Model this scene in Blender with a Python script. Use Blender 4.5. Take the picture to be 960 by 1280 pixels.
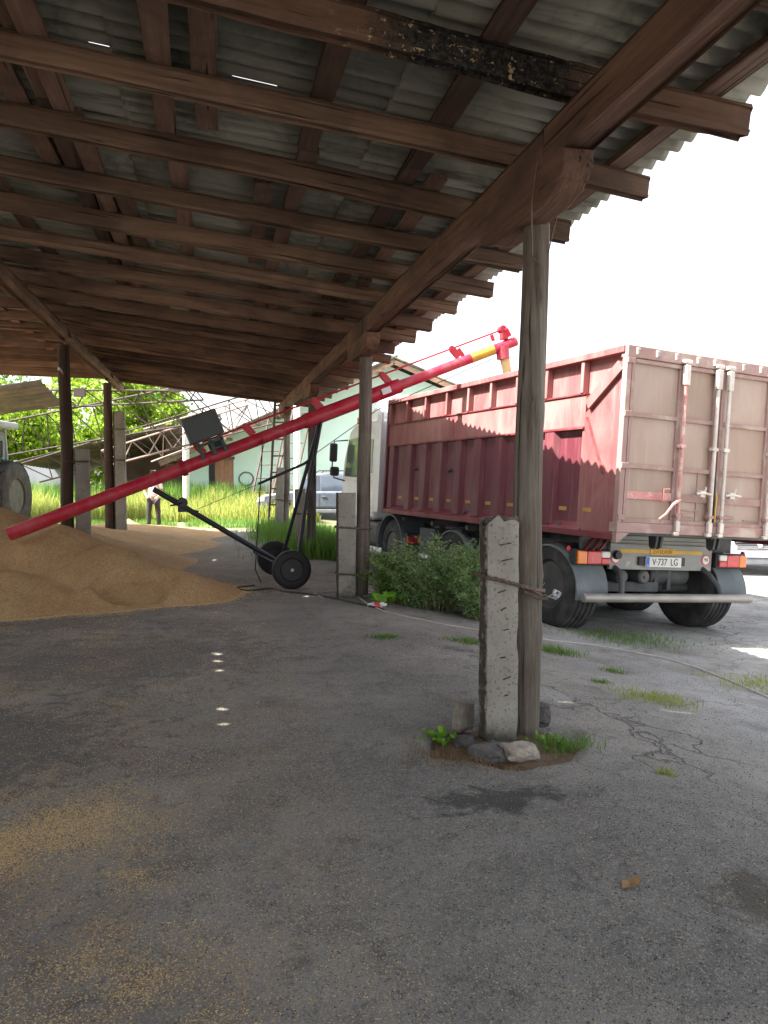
import bpy, bmesh, math, random
import numpy as np
from mathutils import Vector, Matrix, noise as mnoise
R = math.radians
random.seed(7)
scene = bpy.context.scene
for o in list(bpy.data.objects): bpy.data.objects.remove(o)
COL = scene.collection

# ------------------------------------------------------------------ camera
EYE = 1.5
cam = bpy.data.cameras.new('camera'); camo = bpy.data.objects.new('camera', cam); COL.objects.link(camo)
cam.sensor_fit = 'VERTICAL'; cam.sensor_height = 24; cam.sensor_width = 18; cam.lens = 961/1280*24
cam.clip_start = .05; cam.clip_end = 2000
camo.location = (0, 0, EYE); camo.rotation_euler = (R(90-2.74), 0, 0)
scene.camera = camo
scene.render.resolution_x, scene.render.resolution_y = 768, 1024

# frame of the shed: v across (towards the yard), u along
TH = R(12.6); CT, ST = math.cos(TH), math.sin(TH)
def sh(v, u, z=0): return Vector((CT*v-ST*u, ST*v+CT*u, z))

# ------------------------------------------------------------------ light
SUNB = .08
ldir = (sh(1, SUNB, 0) + Vector((0, 0, -1.34))).normalized()
world = bpy.data.worlds.new('World'); scene.world = world; world.use_nodes = True
wn = world.node_tree; wn.nodes.clear()
sky = wn.nodes.new('ShaderNodeTexSky'); sky.sky_type = 'NISHITA'; sky.sun_disc = False
tos = -ldir
sky.sun_elevation = math.asin(tos.z); sky.sun_rotation = math.atan2(tos.x, tos.y)
sky.dust_density = 3.0; sky.air_density = 1.0; sky.ozone_density = 1.0
bg = wn.nodes.new('ShaderNodeBackground'); bg.inputs[1].default_value = .095
# thin high haze: the sky reads almost white
hs = wn.nodes.new('ShaderNodeHueSaturation'); hs.inputs['Saturation'].default_value = .30; hs.inputs['Value'].default_value = 1.1
wo = wn.nodes.new('ShaderNodeOutputWorld')
wn.links.new(sky.outputs[0], hs.inputs['Color']); wn.links.new(hs.outputs[0], bg.inputs[0]); wn.links.new(bg.outputs[0], wo.inputs[0])
sl = bpy.data.lights.new('sun', 'SUN'); sl.energy = 5.0; sl.angle = R(.5); sl.color = (1, .95, .87)
so = bpy.data.objects.new('sun', sl); COL.objects.link(so)
so.rotation_euler = ldir.to_track_quat('-Z', 'Y').to_euler(); so.location = (-20, -8, 30)
scene.view_settings.view_transform = 'Standard'; scene.view_settings.look = 'None'
scene.view_settings.exposure = 2.42; scene.view_settings.gamma = 1
scene.render.engine = 'CYCLES'
scene.cycles.max_bounces = 6; scene.cycles.diffuse_bounces = 4; scene.cycles.glossy_bounces = 2; scene.cycles.transmission_bounces = 3

# ------------------------------------------------------------------ materials
class NT:
    def __init__(s, name):
        s.m = bpy.data.materials.new(name); s.m.use_nodes = True; s.t = s.m.node_tree; s.t.nodes.clear()
        s.out = s.n('ShaderNodeOutputMaterial'); s.p = s.n('ShaderNodeBsdfPrincipled')
        s.l(s.p.outputs[0], s.out.inputs[0]); s.tc = s.n('ShaderNodeTexCoord')
    def n(s, k, **kw):
        x = s.t.nodes.new(k)
        for a, b in kw.items(): setattr(x, a, b)
        return x
    def l(s, a, b): s.t.links.new(a, b)
    def put(s, sock, v):
        if hasattr(v, 'links') or isinstance(v, bpy.types.NodeSocket): s.l(v, sock)
        else:
            try: sock.default_value = v
            except Exception: sock.default_value = tuple(v) + (1,)
    def co(s, stretch=(1, 1, 1), rnd=True, loc=(0, 0, 0)):
        mp = s.n('ShaderNodeMapping'); mp.inputs['Scale'].default_value = stretch; mp.inputs['Location'].default_value = loc
        if rnd:
            oi = s.n('ShaderNodeObjectInfo'); va = s.n('ShaderNodeVectorMath', operation='MULTIPLY_ADD')
            va.inputs[0].default_value = (37, 91, 53); s.l(oi.outputs['Random'], va.inputs[1]); s.l(s.tc.outputs['Object'], va.inputs[2])
            s.l(va.outputs[0], mp.inputs[0])
        else: s.l(s.tc.outputs['Object'], mp.inputs[0])
        return mp.outputs[0]
    def noise(s, co, scale, detail=4, rough=.55, dist=0):
        x = s.n('ShaderNodeTexNoise'); x.inputs['Scale'].default_value = scale; x.inputs['Detail'].default_value = detail
        x.inputs['Roughness'].default_value = rough; x.inputs['Distortion'].default_value = dist; s.l(co, x.inputs['Vector']); return x.outputs[0]
    def vor(s, co, scale, feature='F1', rand=1):
        x = s.n('ShaderNodeTexVoronoi'); x.feature = feature; x.inputs['Scale'].default_value = scale
        x.inputs['Randomness'].default_value = rand; s.l(co, x.inputs['Vector']); return x.outputs[0]
    def mr(s, v, a, b, c=0, d=1):
        x = s.n('ShaderNodeMapRange'); s.put(x.inputs[0], v); x.inputs[1].default_value = a; x.inputs[2].default_value = b
        x.inputs[3].default_value = c; x.inputs[4].default_value = d; return x.outputs[0]
    def mth(s, op, a, b=0, c=0):
        x = s.n('ShaderNodeMath', operation=op); s.put(x.inputs[0], a); s.put(x.inputs[1], b)
        if op in ('MULTIPLY_ADD',): s.put(x.inputs[2], c)
        return x.outputs[0]
    def mix(s, f, a, b, mode='MIX'):
        x = s.n('ShaderNodeMix', data_type='RGBA', blend_type=mode); s.put(x.inputs[0], f)
        for i, v in ((6, a), (7, b)):
            if isinstance(v, (tuple, list)): x.inputs[i].default_value = tuple(v)+((1,) if len(v) == 3 else ())
            else: s.l(v, x.inputs[i])
        return x.outputs[2]
    def bump(s, h, strength=.5, dist=.01, prev=None):
        x = s.n('ShaderNodeBump'); x.inputs['Strength'].default_value = strength; x.inputs['Distance'].default_value = dist
        s.l(h, x.inputs['Height'])
        if prev is not None: s.l(prev, x.inputs['Normal'])
        return x.outputs[0]
    def col(s, c): s.put(s.p.inputs['Base Color'], c)
    def setp(s, **k):
        for a, b in k.items(): s.put(s.p.inputs[a.replace('_', ' ')], b)

def surf(name, c1, c2, scale=3, rough=.7, metal=0, stretch=(1, 1, 1), dirt=None, dirt_scale=2, dirt_amt=(.5, .75), bump=.2, bscale=60, bdist=.004, rnd=.25, spec=.4, coat=0, streak=None):
    n = NT(name); co = n.co(stretch)
    a = n.noise(co, scale, 6, .6); c = n.mix(n.mr(a, .35, .65), c1, c2)
    if dirt:
        d = n.noise(co, dirt_scale, 8, .65, .6); c = n.mix(n.mr(d, *dirt_amt), c, dirt)
    if streak:
        sk = n.noise(n.co((9, 9, .7)), 1.6, 5, .7, .3); c = n.mix(n.mr(sk, .54, .74, 0, .55), c, streak)
        rs = n.noise(n.co((1, 1, 1)), 11, 5, .75); c = n.mix(n.mr(rs, .66, .72, 0, .8), c, (.16, .075, .04))
    if rnd:
        oi = n.n('ShaderNodeObjectInfo'); v = n.mr(oi.outputs['Random'], 0, 1, 1-rnd, 1+rnd)
        cb = n.n('ShaderNodeVectorMath', operation='SCALE'); n.l(c, cb.inputs[0]); n.l(v, cb.inputs[3]); c = cb.outputs[0]
    n.col(c); b = n.noise(co, bscale, 6, .6)
    n.l(n.bump(b, bump, bdist), n.p.inputs['Normal'])
    n.setp(Metallic=metal); n.p.inputs['Specular IOR Level'].default_value = spec
    r = n.mr(n.noise(co, scale*2, 3), .3, .7, max(0, rough-.12), min(1, rough+.12)); n.l(r, n.p.inputs['Roughness'])
    if coat: n.p.inputs['Coat Weight'].default_value = coat
    return n.m

def wood(name, c1, c2, c3, rnd=.3, burnt=None, bump=.6, up=False):
    def S(a, b, c): return (b, c, a) if up else (a, b, c)
    n = NT(name); co = n.co(S(.9, 16, 16)); big = n.co(S(1, 1.5, 1.5))
    g = n.noise(co, 1.6, 5, .65, .4); c = n.mix(n.mr(g, .3, .7), c1, c2)
    b = n.noise(big, 1.1, 5, .6, .5); c = n.mix(n.mr(b, .42, .68), c, c3)
    kn = n.vor(n.co(S(1.0, 5, 5)), 1.3); c = n.mix(n.mr(kn, .10, .02, 0, .7), c, tuple(x*.35 for x in c1))
    cr = n.noise(n.co(S(.5, 30, 30)), 1.3, 2, .5, .2); crk = n.mr(cr, .36, .30); c = n.mix(crk, c, tuple(x*.3 for x in c1))
    if rnd:
        oi = n.n('ShaderNodeObjectInfo'); v = n.mr(oi.outputs['Random'], 0, 1, 1-rnd, 1+rnd)
        cb = n.n('ShaderNodeVectorMath', operation='SCALE'); n.l(c, cb.inputs[0]); n.l(v, cb.inputs[3]); c = cb.outputs[0]
    if burnt:
        sx = n.n('ShaderNodeSeparateXYZ'); n.l(n.tc.outputs['Object'], sx.inputs[0])
        d = n.mth('ABSOLUTE', n.mth('SUBTRACT', sx.outputs[0], burnt[0]))
        d = n.mth('ADD', d, n.mr(n.noise(n.co((1, 1, 1)), 9, 6, .7), 0, 1, -.35, .35))
        c = n.mix(n.mr(d, burnt[1], burnt[1]*.6), c, n.mix(n.mr(n.noise(n.co((1, 1, 1)), 34, 5, .8), .45, .62), (.006, .006, .006), (.05, .042, .036)))
        ch = n.noise(n.co((1, 1, 1)), 26, 4, .7)
        c = n.mix(n.mth('MULTIPLY', n.mr(d, burnt[1]*1.25, burnt[1]*.8), n.mr(ch, .60, .64)), c, (.34, .26, .15))
    n.col(c); n.setp(Roughness=.85); n.p.inputs['Specular IOR Level'].default_value = .25
    h = n.mth('SUBTRACT', g, n.mth('MULTIPLY', crk, .6)); n.l(n.bump(h, bump, .01), n.p.inputs['Normal'])
    return n.m

MT = {}
MT['beam'] = wood('brown_timber', (.13, .075, .050), (.25, .16, .108), (.08, .05, .037), .42, bump=1.0)
MT['beam_burnt'] = wood('burnt_timber', (.095, .050, .032), (.17, .10, .065), (.06, .036, .026), .1, bump=1.0, burnt=(1.45, .62))
MT['batten'] = wood('batten_timber', (.12, .068, .048), (.20, .125, .092), (.08, .048, .036), .4, bump=1.0)
MT['eave'] = wood('eave_timber', (.10, .048, .032), (.19, .105, .07), (.06, .035, .027), .2, bump=1.2)
MT['log'] = wood('weathered_log', (.075, .06, .047), (.23, .20, .168), (.085, .066, .05), .1, bump=1.6, up=True)
MT['darkboard'] = wood('grey_brown_board', (.14, .11, .09), (.22, .18, .15), (.10, .08, .065), .3, up=True)
MT['darklog'] = wood('brown_log', (.065, .040, .028), (.10, .065, .045), (.045, .03, .022), .15, up=True)

def asbestos(name, tint=1.0, ext=0):
    n = NT(name); co = n.co((1, 1, 1)); st = n.co((.5, 4, 4))
    c = n.mix(n.mr(n.noise(st, 2.5, 6, .6), .3, .7), (.185*tint, .178*tint, .150*tint), (.28*tint, .272*tint, .23*tint))
    c = n.mix(n.mr(n.noise(co, 1.7, 7, .7, .5), .50, .70), c, (.085, .088, .062))
    c = n.mix(n.mr(n.noise(n.co((.7, 7, 7)), 1.3, 5, .6), .58, .72), c, (.065, .058, .045))
    oi = n.n('ShaderNodeObjectInfo'); v = n.mr(oi.outputs['Random'], 0, 1, .75, 1.2)
    cb = n.n('ShaderNodeVectorMath', operation='SCALE'); n.l(c, cb.inputs[0]); n.l(v, cb.inputs[3])
    n.col(cb.outputs[0]); n.setp(Roughness=.9); n.p.inputs['Specular IOR Level'].default_value = .2
    n.l(n.bump(n.noise(co, 70, 5, .7), .35, .004), n.p.inputs['Normal']); return n.m
MT['sheet'] = asbestos('asbestos_cement'); MT['sheet_brown'] = surf('rusty_sheet', (.075, .058, .045), (.12, .092, .07), 2, .85, dirt=(.2, .12, .07))

def concrete_post():
    n = NT('cast_concrete'); co = n.co((1, 1, 1))
    c = n.mix(n.mr(n.noise(co, 4, 6, .6), .3, .7), (.235, .218, .185), (.34, .318, .275))
    c = n.mix(n.mr(n.noise(co, 45, 4, .6), .58, .68), c, (.14, .13, .105))
    sx = n.n('ShaderNodeSeparateXYZ'); n.l(n.tc.outputs['Object'], sx.inputs[0])
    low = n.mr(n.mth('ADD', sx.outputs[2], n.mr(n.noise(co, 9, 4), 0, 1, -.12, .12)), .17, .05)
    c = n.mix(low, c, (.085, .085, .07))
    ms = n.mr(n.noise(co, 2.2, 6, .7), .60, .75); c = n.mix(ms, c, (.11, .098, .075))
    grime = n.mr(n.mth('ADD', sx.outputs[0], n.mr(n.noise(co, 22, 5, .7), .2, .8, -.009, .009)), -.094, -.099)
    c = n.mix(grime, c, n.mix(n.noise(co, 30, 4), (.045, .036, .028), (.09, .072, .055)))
    n.col(c); n.setp(Roughness=.92); n.p.inputs['Specular IOR Level'].default_value = .2
    pit = n.mr(n.vor(co, 38), .12, .25); h = n.mth('ADD', n.noise(co, 30, 8, .7), pit)
    n.l(n.bump(h, .8, .008), n.p.inputs['Normal']); return n.m
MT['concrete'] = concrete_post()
MT['chipped'] = surf('broken_concrete', (.12, .105, .085), (.06, .055, .045), 14, .95, bump=1, bscale=40, bdist=.02)
MT['mark'] = surf('dark_recess', (.07, .065, .055), (.05, .045, .04), 10, .95)
MT['wire'] = surf('rusty_wire', (.09, .065, .05), (.16, .11, .08), 30, .7, .5, bump=.5, bscale=200)
MT['foil'] = surf('grey_wire_end', (.5, .5, .52), (.35, .35, .37), 40, .4, .7)
MT['stone'] = surf('pale_rubble', (.36, .32, .27), (.22, .19, .16), 9, .95, dirt=(.17, .14, .11), dirt_scale=6, bump=1, bscale=25, bdist=.02)
MT['dstone'] = surf('dark_rubble', (.07, .066, .062), (.12, .112, .105), 14, .95, bump=1, bscale=40, bdist=.015)

PAINTDIRT = (.30, .20, .17)
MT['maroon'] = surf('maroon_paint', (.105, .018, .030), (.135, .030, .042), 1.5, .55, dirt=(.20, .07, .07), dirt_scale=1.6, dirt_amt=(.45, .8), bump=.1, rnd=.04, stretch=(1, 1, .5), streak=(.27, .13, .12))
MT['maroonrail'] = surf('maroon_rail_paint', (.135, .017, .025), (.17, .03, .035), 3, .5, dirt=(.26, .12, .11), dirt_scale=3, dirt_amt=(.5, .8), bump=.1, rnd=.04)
MT['sunlit_maroon'] = surf('sunlit_maroon_paint', (.18, .042, .048), (.24, .075, .075), 1.3, .6, dirt=(.34, .18, .16), dirt_scale=1.4, dirt_amt=(.40, .72), bump=.15, rnd=.05, stretch=(1, 1, .35), streak=(.36, .20, .18))  # lighter maroon for upper panels: sunlight partly put into the colour, with dust
MT['gate'] = surf('dusty_gate_panel', (.27, .19, .145), (.32, .23, .18), 1.2, .6, dirt=(.40, .31, .27), dirt_scale=1.1, dirt_amt=(.45, .8), bump=.1, rnd=.07, stretch=(1, 1, .4), streak=(.40, .33, .27))
MT['gateframe'] = surf('dusty_gate_frame', (.27, .16, .14), (.31, .20, .175), 2.5, .6, dirt=(.40, .32, .27), dirt_scale=4, dirt_amt=(.5, .7), bump=.15, rnd=.05)
MT['pink'] = surf('faded_red_bar', (.42, .15, .14), (.50, .26, .23), 4, .5, dirt=(.62, .55, .5), dirt_scale=5, dirt_amt=(.5, .7), rnd=.1)
MT['zinc'] = surf('worn_pale_steel', (.44, .39, .35), (.56, .51, .46), 8, .45, .2, dirt=(.40, .30, .25), dirt_scale=9, dirt_amt=(.55, .7), rnd=.1)
MT['chassis'] = surf('dusty_dark_chassis', (.055, .06, .065), (.09, .095, .10), 4, .7, dirt=(.16, .15, .13), dirt_scale=3, rnd=.15)
MT['greypanel'] = surf('grey_painted_panel', (.22, .225, .22), (.28, .285, .28), 2, .55, dirt=(.34, .32, .26), dirt_scale=3, dirt_amt=(.5, .75), rnd=0)
MT['bumper'] = surf('dull_aluminium', (.27, .25, .23), (.36, .34, .31), 5, .5, .4, dirt=(.3, .27, .24), dirt_scale=6, rnd=0)
MT['flap'] = surf('grey_plastic', (.10, .125, .14), (.14, .165, .18), 3, .55, dirt=(.2, .21, .2), dirt_scale=3, rnd=.1)
MT['rubber'] = surf('dusty_rubber', (.028, .028, .030), (.045, .044, .043), 5, .85, dirt=(.11, .105, .095), dirt_scale=3.5, dirt_amt=(.45, .75), bump=.3, rnd=.1)
MT['blackrubber'] = surf('black_rubber', (.012, .012, .013), (.018, .018, .02), 5, .6, bump=.1, rnd=0)
MT['rim'] = surf('grey_steel_rim', (.07, .07, .072), (.12, .12, .12), 6, .55, .3, dirt=(.14, .12, .10), dirt_scale=6, rnd=0)
MT['darkrim'] = surf('black_steel_rim', (.02, .02, .022), (.035, .035, .037), 6, .4, .2, rnd=0)
MT['amber'] = surf('amber_lens', (.80, .22, .02), (.70, .18, .02), 8, .25, bump=.3, bscale=90, rnd=0, coat=.5)
MT['redlens'] = surf('red_lens', (.62, .05, .05), (.55, .04, .05), 8, .25, bump=.3, bscale=90, rnd=0, coat=.5)
MT['clearlens'] = surf('clear_lens', (.72, .70, .66), (.6, .58, .55), 9, .2, bump=.3, bscale=90, rnd=0, coat=.5)
MT['yellow'] = surf('yellow_film', (.62, .36, .04), (.52, .30, .04), 6, .5, rnd=0)
MT['dullyellow'] = surf('dusty_yellow_reflector', (.45, .28, .05), (.38, .20, .05), 8, .5, rnd=.1)
MT['white'] = surf('white_paint', (.74, .75, .76), (.80, .80, .80), 2, .35, rnd=0, bump=.03, coat=.4)
MT['carwhite'] = surf('dusty_white_car_paint', (.70, .71, .74), (.78, .78, .79), 2, .35, rnd=0, bump=.02, coat=.5)
MT['silver'] = surf('silver_car_paint', (.085, .10, .13), (.11, .125, .155), 2, .35, .25, rnd=0, bump=.02, coat=.5)
MT['plate'] = surf('plate_white', (.74, .74, .72), (.70, .70, .68), 4, .5, rnd=0, bump=.02)
MT['blue'] = surf('plate_blue', (.04, .16, .62), (.04, .14, .55), 4, .5, rnd=0, bump=.02)
MT['ink'] = surf('black_print', (.02, .02, .025), (.03, .03, .03), 4, .6, rnd=0, bump=.02)
MT['brownink'] = surf('ochre_print', (.30, .14, .01), (.26, .12, .01), 4, .6, rnd=0, bump=.02)
MT['redink'] = surf('red_print', (.62, .10, .09), (.58, .12, .10), 4, .6, rnd=0, bump=.02)
MT['black'] = surf('black_plastic', (.018, .018, .02), (.028, .028, .03), 5, .5, rnd=0)
MT['trim'] = surf('grey_car_plastic', (.10, .105, .12), (.13, .135, .15), 5, .6, rnd=0)
MT['red'] = surf('red_enamel_paint', (.44, .012, .036), (.52, .02, .05), 2, .42, bump=.08, dirt=(.46, .12, .13), dirt_scale=4, dirt_amt=(.45, .75), rnd=.03, coat=.1)
MT['reddark'] = surf('red_bracket_paint', (.42, .012, .03), (.50, .02, .04), 4, .4, rnd=.05)
MT['darksteel'] = surf('black_blue_steel', (.020, .024, .030), (.035, .040, .046), 4, .4, .3, rnd=.05)
MT['cover'] = surf('dark_grey_cover', (.055, .062, .066), (.075, .082, .085), 3, .6, bump=.1, rnd=0)
MT['green_steel'] = surf('dark_green_bracket', (.03, .055, .045), (.045, .07, .06), 5, .5, rnd=0)
MT['mint'] = surf('mint_limewash', (.50, .66, .58), (.56, .72, .64), 1.1, .9, dirt=(.60, .68, .60), dirt_scale=.8, dirt_amt=(.5, .8), bump=.4, bscale=20, rnd=0)
MT['greywall'] = surf('grey_render', (.17, .18, .20), (.23, .24, .255), .8, .9, dirt=(.25, .26, .25), dirt_scale=.7, bump=.5, bscale=12, rnd=0)
MT['brownwall'] = surf('dark_brown_boards', (.10, .07, .055), (.15, .105, .08), 2, .9, rnd=.15)
MT['door'] = surf('brown_door_paint', (.34, .17, .10), (.28, .14, .09), 3, .7, dirt=(.2, .12, .09), rnd=.1)
MT['truss'] = surf('rusted_dark_steel', (.035, .024, .02), (.06, .04, .033), 5, .8, rnd=.2)
MT['trusspink'] = surf('pale_primer_steel', (.22, .15, .13), (.28, .20, .17), 5, .7, rnd=.15)
MT['ladder'] = surf('weathered_ladder', (.07, .045, .038), (.10, .07, .06), 5, .85, rnd=.2)
MT['whitepost'] = surf('whitewashed_post', (.62, .63, .60), (.70, .70, .66), 3, .85, rnd=0)
MT['skin'] = surf('skin', (.50, .29, .20), (.54, .32, .23), 8, .55, rnd=0, bump=.05)
MT['hair'] = surf('dark_hair', (.03, .022, .018), (.05, .035, .025), 40, .7, rnd=0)
MT['shirt'] = surf('white_shirt_cloth', (.66, .66, .70), (.72, .72, .75), 12, .9, rnd=0)
MT['trousers'] = surf('dark_trouser_cloth', (.022, .024, .032), (.035, .036, .045), 12, .9, rnd=0)
MT['cable'] = surf('black_cable', (.02, .02, .02), (.035, .033, .03), 12, .6, rnd=0)
MT['hose'] = surf('pale_grey_hose', (.34, .32, .30), (.42, .40, .37), 6, .7, rnd=0)
MT['dryleaf'] = surf('dry_leaf', (.34, .20, .09), (.24, .13, .06), 20, .8, rnd=0)
MT['tractorgreen'] = surf('dark_green_tractor', (.03, .07, .05), (.04, .08, .06), 5, .5, rnd=0)
MT['tractorwhite'] = surf('pale_tractor_cab', (.26, .29, .29), (.33, .36, .36), 5, .5, rnd=0)

def glass(name, c, r=.08):
    n = NT(name); a = n.noise(n.co((1, 1, 1)), 2, 3); n.col(n.mix(n.mr(a, .3, .7), c, tuple(x*1.3 for x in c)))
    n.setp(Roughness=r); n.p.inputs['Specular IOR Level'].default_value = .8; n.p.inputs['Coat Weight'].default_value = .6; return n.m
MT['glass'] = glass('tinted_glass', (.035, .045, .06)); MT['cabglass'] = glass('cab_side_glass', (.12, .16, .14))

def leafmat(name, c1, c2, tr=.35):
    n = NT(name); g = n.n('ShaderNodeNewGeometry'); c = n.mix(g.outputs['Random Per Island'], c1, c2)
    n.col(c); n.setp(Roughness=.6); n.p.inputs['Specular IOR Level'].default_value = .3
    t = n.n('ShaderNodeBsdfTranslucent'); n.l(c, t.inputs[0]); m = n.n('ShaderNodeMixShader'); m.inputs[0].default_value = tr
    n.l(n.p.outputs[0], m.inputs[1]); n.l(t.outputs[0], m.inputs[2]); n.l(m.outputs[0], n.out.inputs[0]); return n.m
MT['leaf_bright'] = leafmat('bright_tree_leaf', (.17, .29, .02), (.27, .37, .04), .5)
MT['leaf_mid'] = leafmat('mid_tree_leaf', (.09, .20, .04), (.16, .28, .07), .45)
MT['grass_dry'] = leafmat('yellow_green_grass', (.22, .32, .05), (.46, .44, .14), .45)
MT['grass_green'] = leafmat('green_grass', (.09, .20, .03), (.18, .30, .06), .4)
MT['weed'] = leafmat('grey_green_weed', (.14, .27, .08), (.32, .45, .20), .35)
MT['weed_bright'] = leafmat('fresh_green_weed', (.16, .38, .03), (.26, .50, .06), .45)
MT['straw'] = leafmat('dry_straw', (.28, .19, .09), (.16, .10, .05), .2)
MT['stem'] = surf('green_brown_stem', (.12, .14, .05), (.16, .12, .06), 8, .8, rnd=.1)
MT['bark'] = surf('tree_bark', (.10, .075, .055), (.16, .12, .09), 4, .9, stretch=(3, 3, 1), bump=.8, bscale=10, rnd=.1)

def grainmat(name, kern=False):
    n = NT(name); co = n.co((1, 1, 1), rnd=False)
    if kern:
        g = n.n('ShaderNodeNewGeometry'); c = n.mix(g.outputs['Random Per Island'], (.50, .32, .14), (.84, .63, .34))
        n.col(c); n.setp(Roughness=.6); return n.m
    c = n.mix(n.mr(n.noise(co, 1.3, 5, .6), .35, .65), (.64, .39, .18), (.76, .52, .27))
    sp = n.n('ShaderNodeTexVoronoi'); sp.inputs['Scale'].default_value = 130; n.l(co, sp.inputs['Vector'])
    c = n.mix(n.mr(sp.outputs[0], .2, .8, .0, .55), c, (.22, .12, .05))
    c = n.mix(n.mr(n.noise(co, 60, 3, .6), .52, .66, 0, .6), c, (.78, .60, .36)); c = n.mix(n.mr(n.noise(co, 38, 4, .7), .50, .64, 0, .5), c, (.30, .17, .08)); c = n.mix(n.mr(n.noise(co, 5, 5, .7, 1.2), .52, .66, 0, .45), c, (.36, .20, .09))
    n.col(c); n.setp(Roughness=.8); n.p.inputs['Specular IOR Level'].default_value = .25
    h = n.mth('SUBTRACT', n.noise(co, 14, 6, .7), n.mth('MULTIPLY', sp.outputs[0], .6))
    n.l(n.bump(h, .8, .02), n.p.inputs['Normal']); return n.m
MT['grain'] = grainmat('wheat_grain'); MT['kernel'] = grainmat('wheat_kernels', True)

def groundmat():
    n = NT('worn_asphalt_ground')
    # object coords of the ground are the shed frame: x = across, y = along
    co = n.co((1, 1, 1), rnd=False)
    sx = n.n('ShaderNodeSeparateXYZ'); n.l(co, sx.inputs[0]); X, Y = sx.outputs[0], sx.outputs[1]
    big = n.noise(co, .55, 3, .6, .3); mid = n.noise(co, 2.3, 5, .68, .4); fine = n.noise(co, 48, 4, .8); vf = n.noise(co, 260, 1, .7)
    c = n.mix(n.mr(big, .40, .60), (.225, .214, .196), (.350, .328, .292))
    c = n.mix(n.mr(mid, .48, .66, 0, .65), c, (.175, .165, .15))
    pt = n.noise(co, 6.5, 6, .75, .6); c = n.mix(n.mr(pt, .52, .68, 0, .55), c, (.33, .31, .28)); c = n.mix(n.mr(pt, .46, .34, 0, .6), c, (.10, .096, .09))
    vo = n.n('ShaderNodeTexVoronoi'); vo.inputs['Scale'].default_value = 140; n.l(co, vo.inputs['Vector'])
    c = n.mix(n.mr(vo.outputs['Distance'], .35, .75, 0, .30), c, (.07, .067, .063))
    vb = n.n('ShaderNodeSeparateColor'); n.l(vo.outputs['Color'], vb.inputs[0])
    c = n.mix(n.mth('MULTIPLY', n.mr(vb.outputs[0], .86, .90), .5), c, (.46, .42, .36))
    c = n.mix(n.mr(fine, .55, .72, 0, .6), c, (.36, .34, .31)); c = n.mix(n.mr(fine, .42, .30, 0, .6), c, (.08, .077, .07))
    # trodden grain dust, stronger to the left of the camera
    gm = n.mth('MULTIPLY', n.mr(X, .7, -1.0), n.mr(Y, 9.5, 2.5, .15, 1))
    gn = n.mth('MULTIPLY', gm, n.mr(n.noise(co, 2.0, 4, .7, .5), .45, .66))
    kv = n.n('ShaderNodeTexVoronoi'); kv.inputs['Scale'].default_value = 120; n.l(n.co((1, 1, 1), rnd=False, loc=(3, 5, 0)), kv.inputs['Vector'])
    kc = n.n('ShaderNodeSeparateColor'); n.l(kv.outputs['Color'], kc.inputs[0])
    c = n.mix(n.mth('MULTIPLY', gn, n.mr(kc.outputs[1], .45, .5)), c, (.46, .32, .17))
    # thin veil of grain around the heap
    hx = n.mth('ADD', X, n.mr(mid, 0, 1, -.8, .8)); veil = n.mth('MULTIPLY', n.mr(hx, .6, -.8), n.mth('MULTIPLY', n.mr(Y, 9.3, 10.6), n.mr(Y, 24, 20)))
    c = n.mix(n.mth('MULTIPLY', veil, .55), c, (.36, .25, .15))
    # oil stain by the post and dark wet patches
    def blob(x, y, rx, ry, col, amt, c):
        dx = n.mth('DIVIDE', n.mth('SUBTRACT', X, x), rx); dy = n.mth('DIVIDE', n.mth('SUBTRACT', Y, y), ry)
        d = n.mth('SQRT', n.mth('ADD', n.mth('MULTIPLY', dx, dx), n.mth('MULTIPLY', dy, dy)))
        d = n.mth('ADD', d, n.mr(pt, .25, .75, -.8, .8)); return n.mix(n.mr(d, 1, .55, 0, amt), c, col)
    c = blob(1.28, 3.3, .42, .17, (.055, .053, .05), .8, c)
    c = blob(-1.3, 4.6, .9, .9, (.125, .12, .115), .7, c)
    c = blob(-.9, 6.6, 1.8, 1.1, (.145, .14, .135), .6, c)
    c = blob(1.9, 2.3, .25, .2, (.10, .085, .065), .8, c)
    c = blob(2.25, 5.1, .35, .28, (.38, .37, .35), .7, c)
    # cracks
    wv = n.n('ShaderNodeVectorMath', operation='MULTIPLY_ADD'); nz = n.n('ShaderNodeTexNoise'); nz.inputs['Scale'].default_value = 3; nz.inputs['Detail'].default_value = 6
    n.l(co, nz.inputs['Vector']); n.l(nz.outputs['Color'], wv.inputs[0]); wv.inputs[1].default_value = (.6, .6, .6); n.l(co, wv.inputs[2])
    ck = n.vor(wv.outputs[0], .75, 'DISTANCE_TO_EDGE'); ckm = n.mth('MULTIPLY', n.mr(ck, .010, .002), n.mth('MULTIPLY', n.mr(X, 1.2, 2.2), n.mr(big, .46, .56)))
    ck2 = n.vor(wv.outputs[0], 2.6, 'DISTANCE_TO_EDGE'); ckm2 = n.mth('MULTIPLY', n.mr(ck2, .03, .008), n.mr(X, 3.6, 4.6, 0, .45))
    # the yard is paler concrete
    yard = n.mr(n.mth('ADD', X, n.mr(mid, 0, 1, -.5, .5)), 2.6, 3.6)
    yc = n.mix(n.mr(big, .35, .65), (.34, .335, .33), (.44, .43, .41)); yc = n.mix(n.mr(fine, .45, .7, 0, .5), yc, (.22, .215, .21))
    c = n.mix(n.mth('MULTIPLY', yard, n.mr(n.noise(co, 1.6, 3, .7), .35, .6)), c, yc)
    c = n.mix(n.mth('MULTIPLY', ckm, .38), c, (.04, .038, .036)); c = n.mix(ckm2, c, (.09, .085, .075))
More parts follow.
